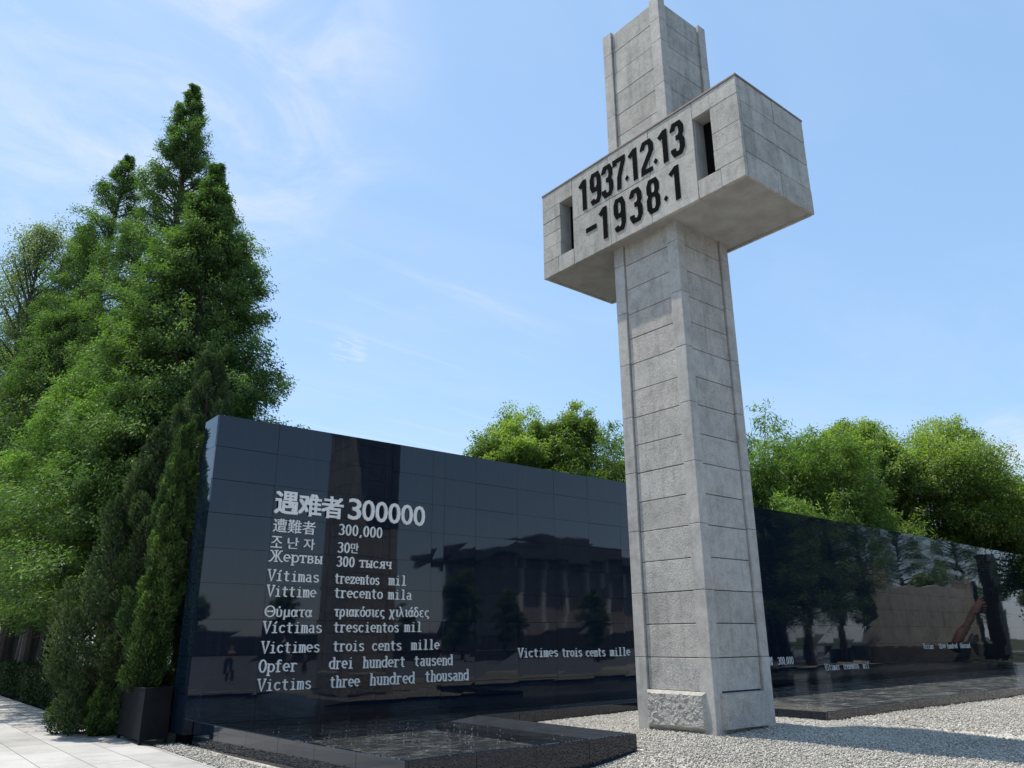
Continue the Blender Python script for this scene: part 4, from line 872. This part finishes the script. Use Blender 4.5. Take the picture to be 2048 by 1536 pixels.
RST = granite('ruin_stone', (0.26, 0.25, 0.23), (0.33, 0.315, 0.285), (0.30, 0.27, 0.24), .85, .9, .25, .8)
face_prism([(0.6, PZ), (15, PZ), (15, 5.5), (13.6, 5.5), (13.5, 4.9), (12, 4.8), (10.2, 5.0), (8.8, 4.8), (7, 4.95), (5.2, 4.7), (4.6, 5.0), (3.8, 6.3), (1.6, 6.4), (1.5, 4.6), (2.3, 2.8), (1.4, 1.2)], 1.2).build('broken_wall', RST, rw)
face_prism([(-1, PZ), (16, PZ), (16, .9), (-1, .8)], 2.0).build('base', plain('ruin_base', (0.12, 0.11, 0.10), .8), rw)
br = empty('bronze_arm_sculpture', (63.6, 7.6, PZ), 'reddish brown giant bronze arm leaning against the broken wall', 'sculpture')
BRZ = plain('red_bronze', (0.075, 0.036, 0.028), .8, nz=.5, sc=2.5, bump=.8)
MB().tube([(60.2, 7.1, .7), (61.2, 7.3, 1.6), (62.4, 7.5, 2.2), (63.4, 7.9, 3.2), (64.2, 8.1, 3.9)], [.36, .34, .28, .25, .18], 14).build('arm', BRZ, br, True)
for k in range(5): MB().tube([(64.15 + .05 * k, 8.0 + .05 * k, 3.9 - .16 * k), (64.7, 8.2 + .03 * k, 4.15 - .25 * k), (65.0 - .05 * k, 8.25, 4.05 - .28 * k)], [.12, .10, .07], 8).build('finger', BRZ, br, True)
bf = empty('bell_frame', (69, 9.3, PZ), 'tall dark post frame with horizontal rods right of the broken wall', 'frame')
FR = plain('frame_metal', (0.02, 0.02, 0.022), .5, .3)
MB().box(65.6, 66.9, 7.9, 8.9, PZ, 7.3).build('post', FR, bf); MB().box(71.6, 72.9, 9.4, 10.4, PZ, 7.3).build('post', FR, bf)
for k in range(6): MB().tube([(66.9, 8.55, 7.0 - k * .38), (71.6, 9.75, 7.0 - k * .38)], .09, 8).build('rod', FR, bf)

# visitors on the plaza (seen in the mirror of the wall)
SKIN = plain('skin', (0.50, 0.33, 0.25), .55, nz=.05); HAIR = plain('hair', (0.015, 0.012, 0.010), .5)
def skin_mesh(name, nodes, edges, mat, parent, sub=2):
    me = bpy.data.meshes.new(name); me.from_pydata([n_[0] for n_ in nodes], edges, []); o = bpy.data.objects.new(name, me); C.objects.link(o)
    sm = o.modifiers.new('skin', 'SKIN'); ss = o.modifiers.new('sub', 'SUBSURF'); ss.levels = sub; ss.render_levels = sub
    lay = me.skin_vertices[0].data if me.skin_vertices else None
    for i, n_ in enumerate(nodes):
        r_ = n_[1]; lay[i].radius = r_ if isinstance(r_, tuple) else (r_, r_)
    lay[0].use_root = True
    bpy.context.view_layer.update()
    me2 = bpy.data.meshes.new_from_object(o.evaluated_get(bpy.context.evaluated_depsgraph_get())); bpy.data.objects.remove(o)
    me2.polygons.foreach_set('use_smooth', [True] * len(me2.polygons)); me2.materials.clear(); me2.materials.append(mat)
    r = bpy.data.objects.new(name, me2); C.objects.link(r); r.parent = parent; return r
def person(loc, rz, h, shirt, trousers, label, long_hair=False, step=.08):
    root = empty('person', loc, label, 'person', 'visitors on the plaza', rz); k = h / 1.70
    def sc(n_): return [((a[0] * k, a[1] * k, a[2] * k), (tuple(q * k for q in r_) if isinstance(r_, tuple) else r_ * k)) for a, r_ in n_]
    nodes = [((0, 0, .95), (.15, .11)), ((0, 0, 1.12), (.135, .10)), ((0, 0, 1.30), (.16, .105)), ((0, 0, 1.42), (.10, .08)), ((0, .005, 1.50), .052), ((0, .01, 1.575), (.078, .092)), ((0, .005, 1.66), (.07, .085))]; ed = [(i, i + 1) for i in range(6)]
    for sx in (-1, 1):
        b0 = len(nodes); nodes += [((.17 * sx, 0, 1.38), .058), ((.22 * sx, -.01, 1.12), .045), ((.235 * sx, .05, .90), .034), ((.235 * sx, .075, .83), (.022, .034))]; ed += [(3, b0), (b0, b0 + 1), (b0 + 1, b0 + 2), (b0 + 2, b0 + 3)]
        for fi in range(4):
            c0 = len(nodes); nodes += [((.235 * sx, .055 + fi * .017, .775), .0095), ((.225 * sx, .062 + fi * .017, .735 + abs(fi - 1.4) * .008), .008)]; ed += [(b0 + 3, c0), (c0, c0 + 1)]
        c0 = len(nodes); nodes += [((.222 * sx, .115, .81), .010), ((.212 * sx, .13, .775), .008)]; ed += [(b0 + 3, c0), (c0, c0 + 1)]
        b0 = len(nodes); st = step * sx; nodes += [((.09 * sx, 0, .88), .088), ((.10 * sx, st * .6 + .01, .50), .060), ((.10 * sx, st - .02, .10), .040), ((.105 * sx, st + .0, .045), .042), ((.11 * sx, st + .13, .03), (.042, .026))]; ed += [(0, b0)] + [(b0 + i, b0 + i + 1) for i in range(4)]
    skin_mesh('body', sc(nodes), ed, SKIN, root)
    t_ = [((0, 0, .93), (.165, .125)), ((0, 0, 1.12), (.152, .117)), ((0, 0, 1.31), (.176, .12)), ((0, 0, 1.42), (.12, .09))]; e2 = [(0, 1), (1, 2), (2, 3)]
    for sx in (-1, 1): b0 = len(t_); t_ += [((.17 * sx, 0, 1.385), .072), ((.205 * sx, -.005, 1.18), .064)]; e2 += [(3, b0), (b0, b0 + 1)]
    skin_mesh('shirt', sc(t_), e2, shirt, root)
    t_ = [((0, 0, .97), (.16, .12)), ((0, 0, .90), (.165, .125))]; e2 = [(0, 1)]
    for sx in (-1, 1): b0 = len(t_); st = step * sx; t_ += [((.09 * sx, 0, .84), .105), ((.10 * sx, st * .6 + .01, .50), .078), ((.10 * sx, st - .02, .10), .062)]; e2 += [(1, b0), (b0, b0 + 1), (b0 + 1, b0 + 2)]
    skin_mesh('trousers', sc(t_), e2, trousers, root)
    hn = [((0, -.02, 1.66), (.088, .092)), ((0, -.035, 1.60), (.086, .075))] + ([((0, -.06, 1.45), (.08, .04))] if long_hair else [((0, -.05, 1.55), (.07, .045))])
    skin_mesh('hair', sc(hn), [(0, 1), (1, 2)], HAIR, root)
    f = MB()
    f.add([(-.014 * k, .098 * k, 1.575 * k), (.014 * k, .098 * k, 1.575 * k), (0, .095 * k, 1.615 * k), (0, .118 * k, 1.58 * k)], [(0, 1, 3), (1, 2, 3), (2, 0, 3)])
    me = f.mesh('nose'); o = bpy.data.objects.new('nose', me); C.objects.link(o); me.materials.append(SKIN); o.parent = root
    for sx in (-1, 1):
        me = MB().tube([(.03 * sx * k, .086 * k, 1.60 * k), (.03 * sx * k, .096 * k, 1.60 * k)], .010 * k, 8).mesh('eye'); o = bpy.data.objects.new('eye', me); C.objects.link(o); me.materials.append(HAIR); o.parent = root
    me = MB().tube([(-.022 * k, .092 * k, 1.545 * k), (0, .101 * k, 1.542 * k), (.022 * k, .092 * k, 1.545 * k)], .005 * k, 6).mesh('mouth'); o = bpy.data.objects.new('mouth', me); C.objects.link(o); me.materials.append(plain('lip', (0.4, 0.16, 0.14), .5)); o.parent = root
    return root
DK = plain('dark_cloth', (0.03, 0.03, 0.04), .9); WT_ = plain('white_cloth', (0.7, 0.7, 0.68), .9); BL = plain('blue_cloth', (0.05, 0.08, 0.16), .9); GY = plain('grey_cloth', (0.25, 0.25, 0.26), .9)
person((12.4, -4.4, PZ), .2, 1.62, DK, DK, 'person in black clothes walking on the plaza, nearest to the wall')
person((17.6, -10.6, PZ), 2.4, 1.68, WT_, BL, 'person in white shirt and dark blue trousers on the plaza')
person((18.6, -10.9, PZ), 2.0, 1.60, GY, DK, 'person in grey shirt beside the one in white', True)
person((40.5, -29.5, PZ), 1.0, 1.70, WT_, DK, 'person in white shirt and black trousers far across the plaza')
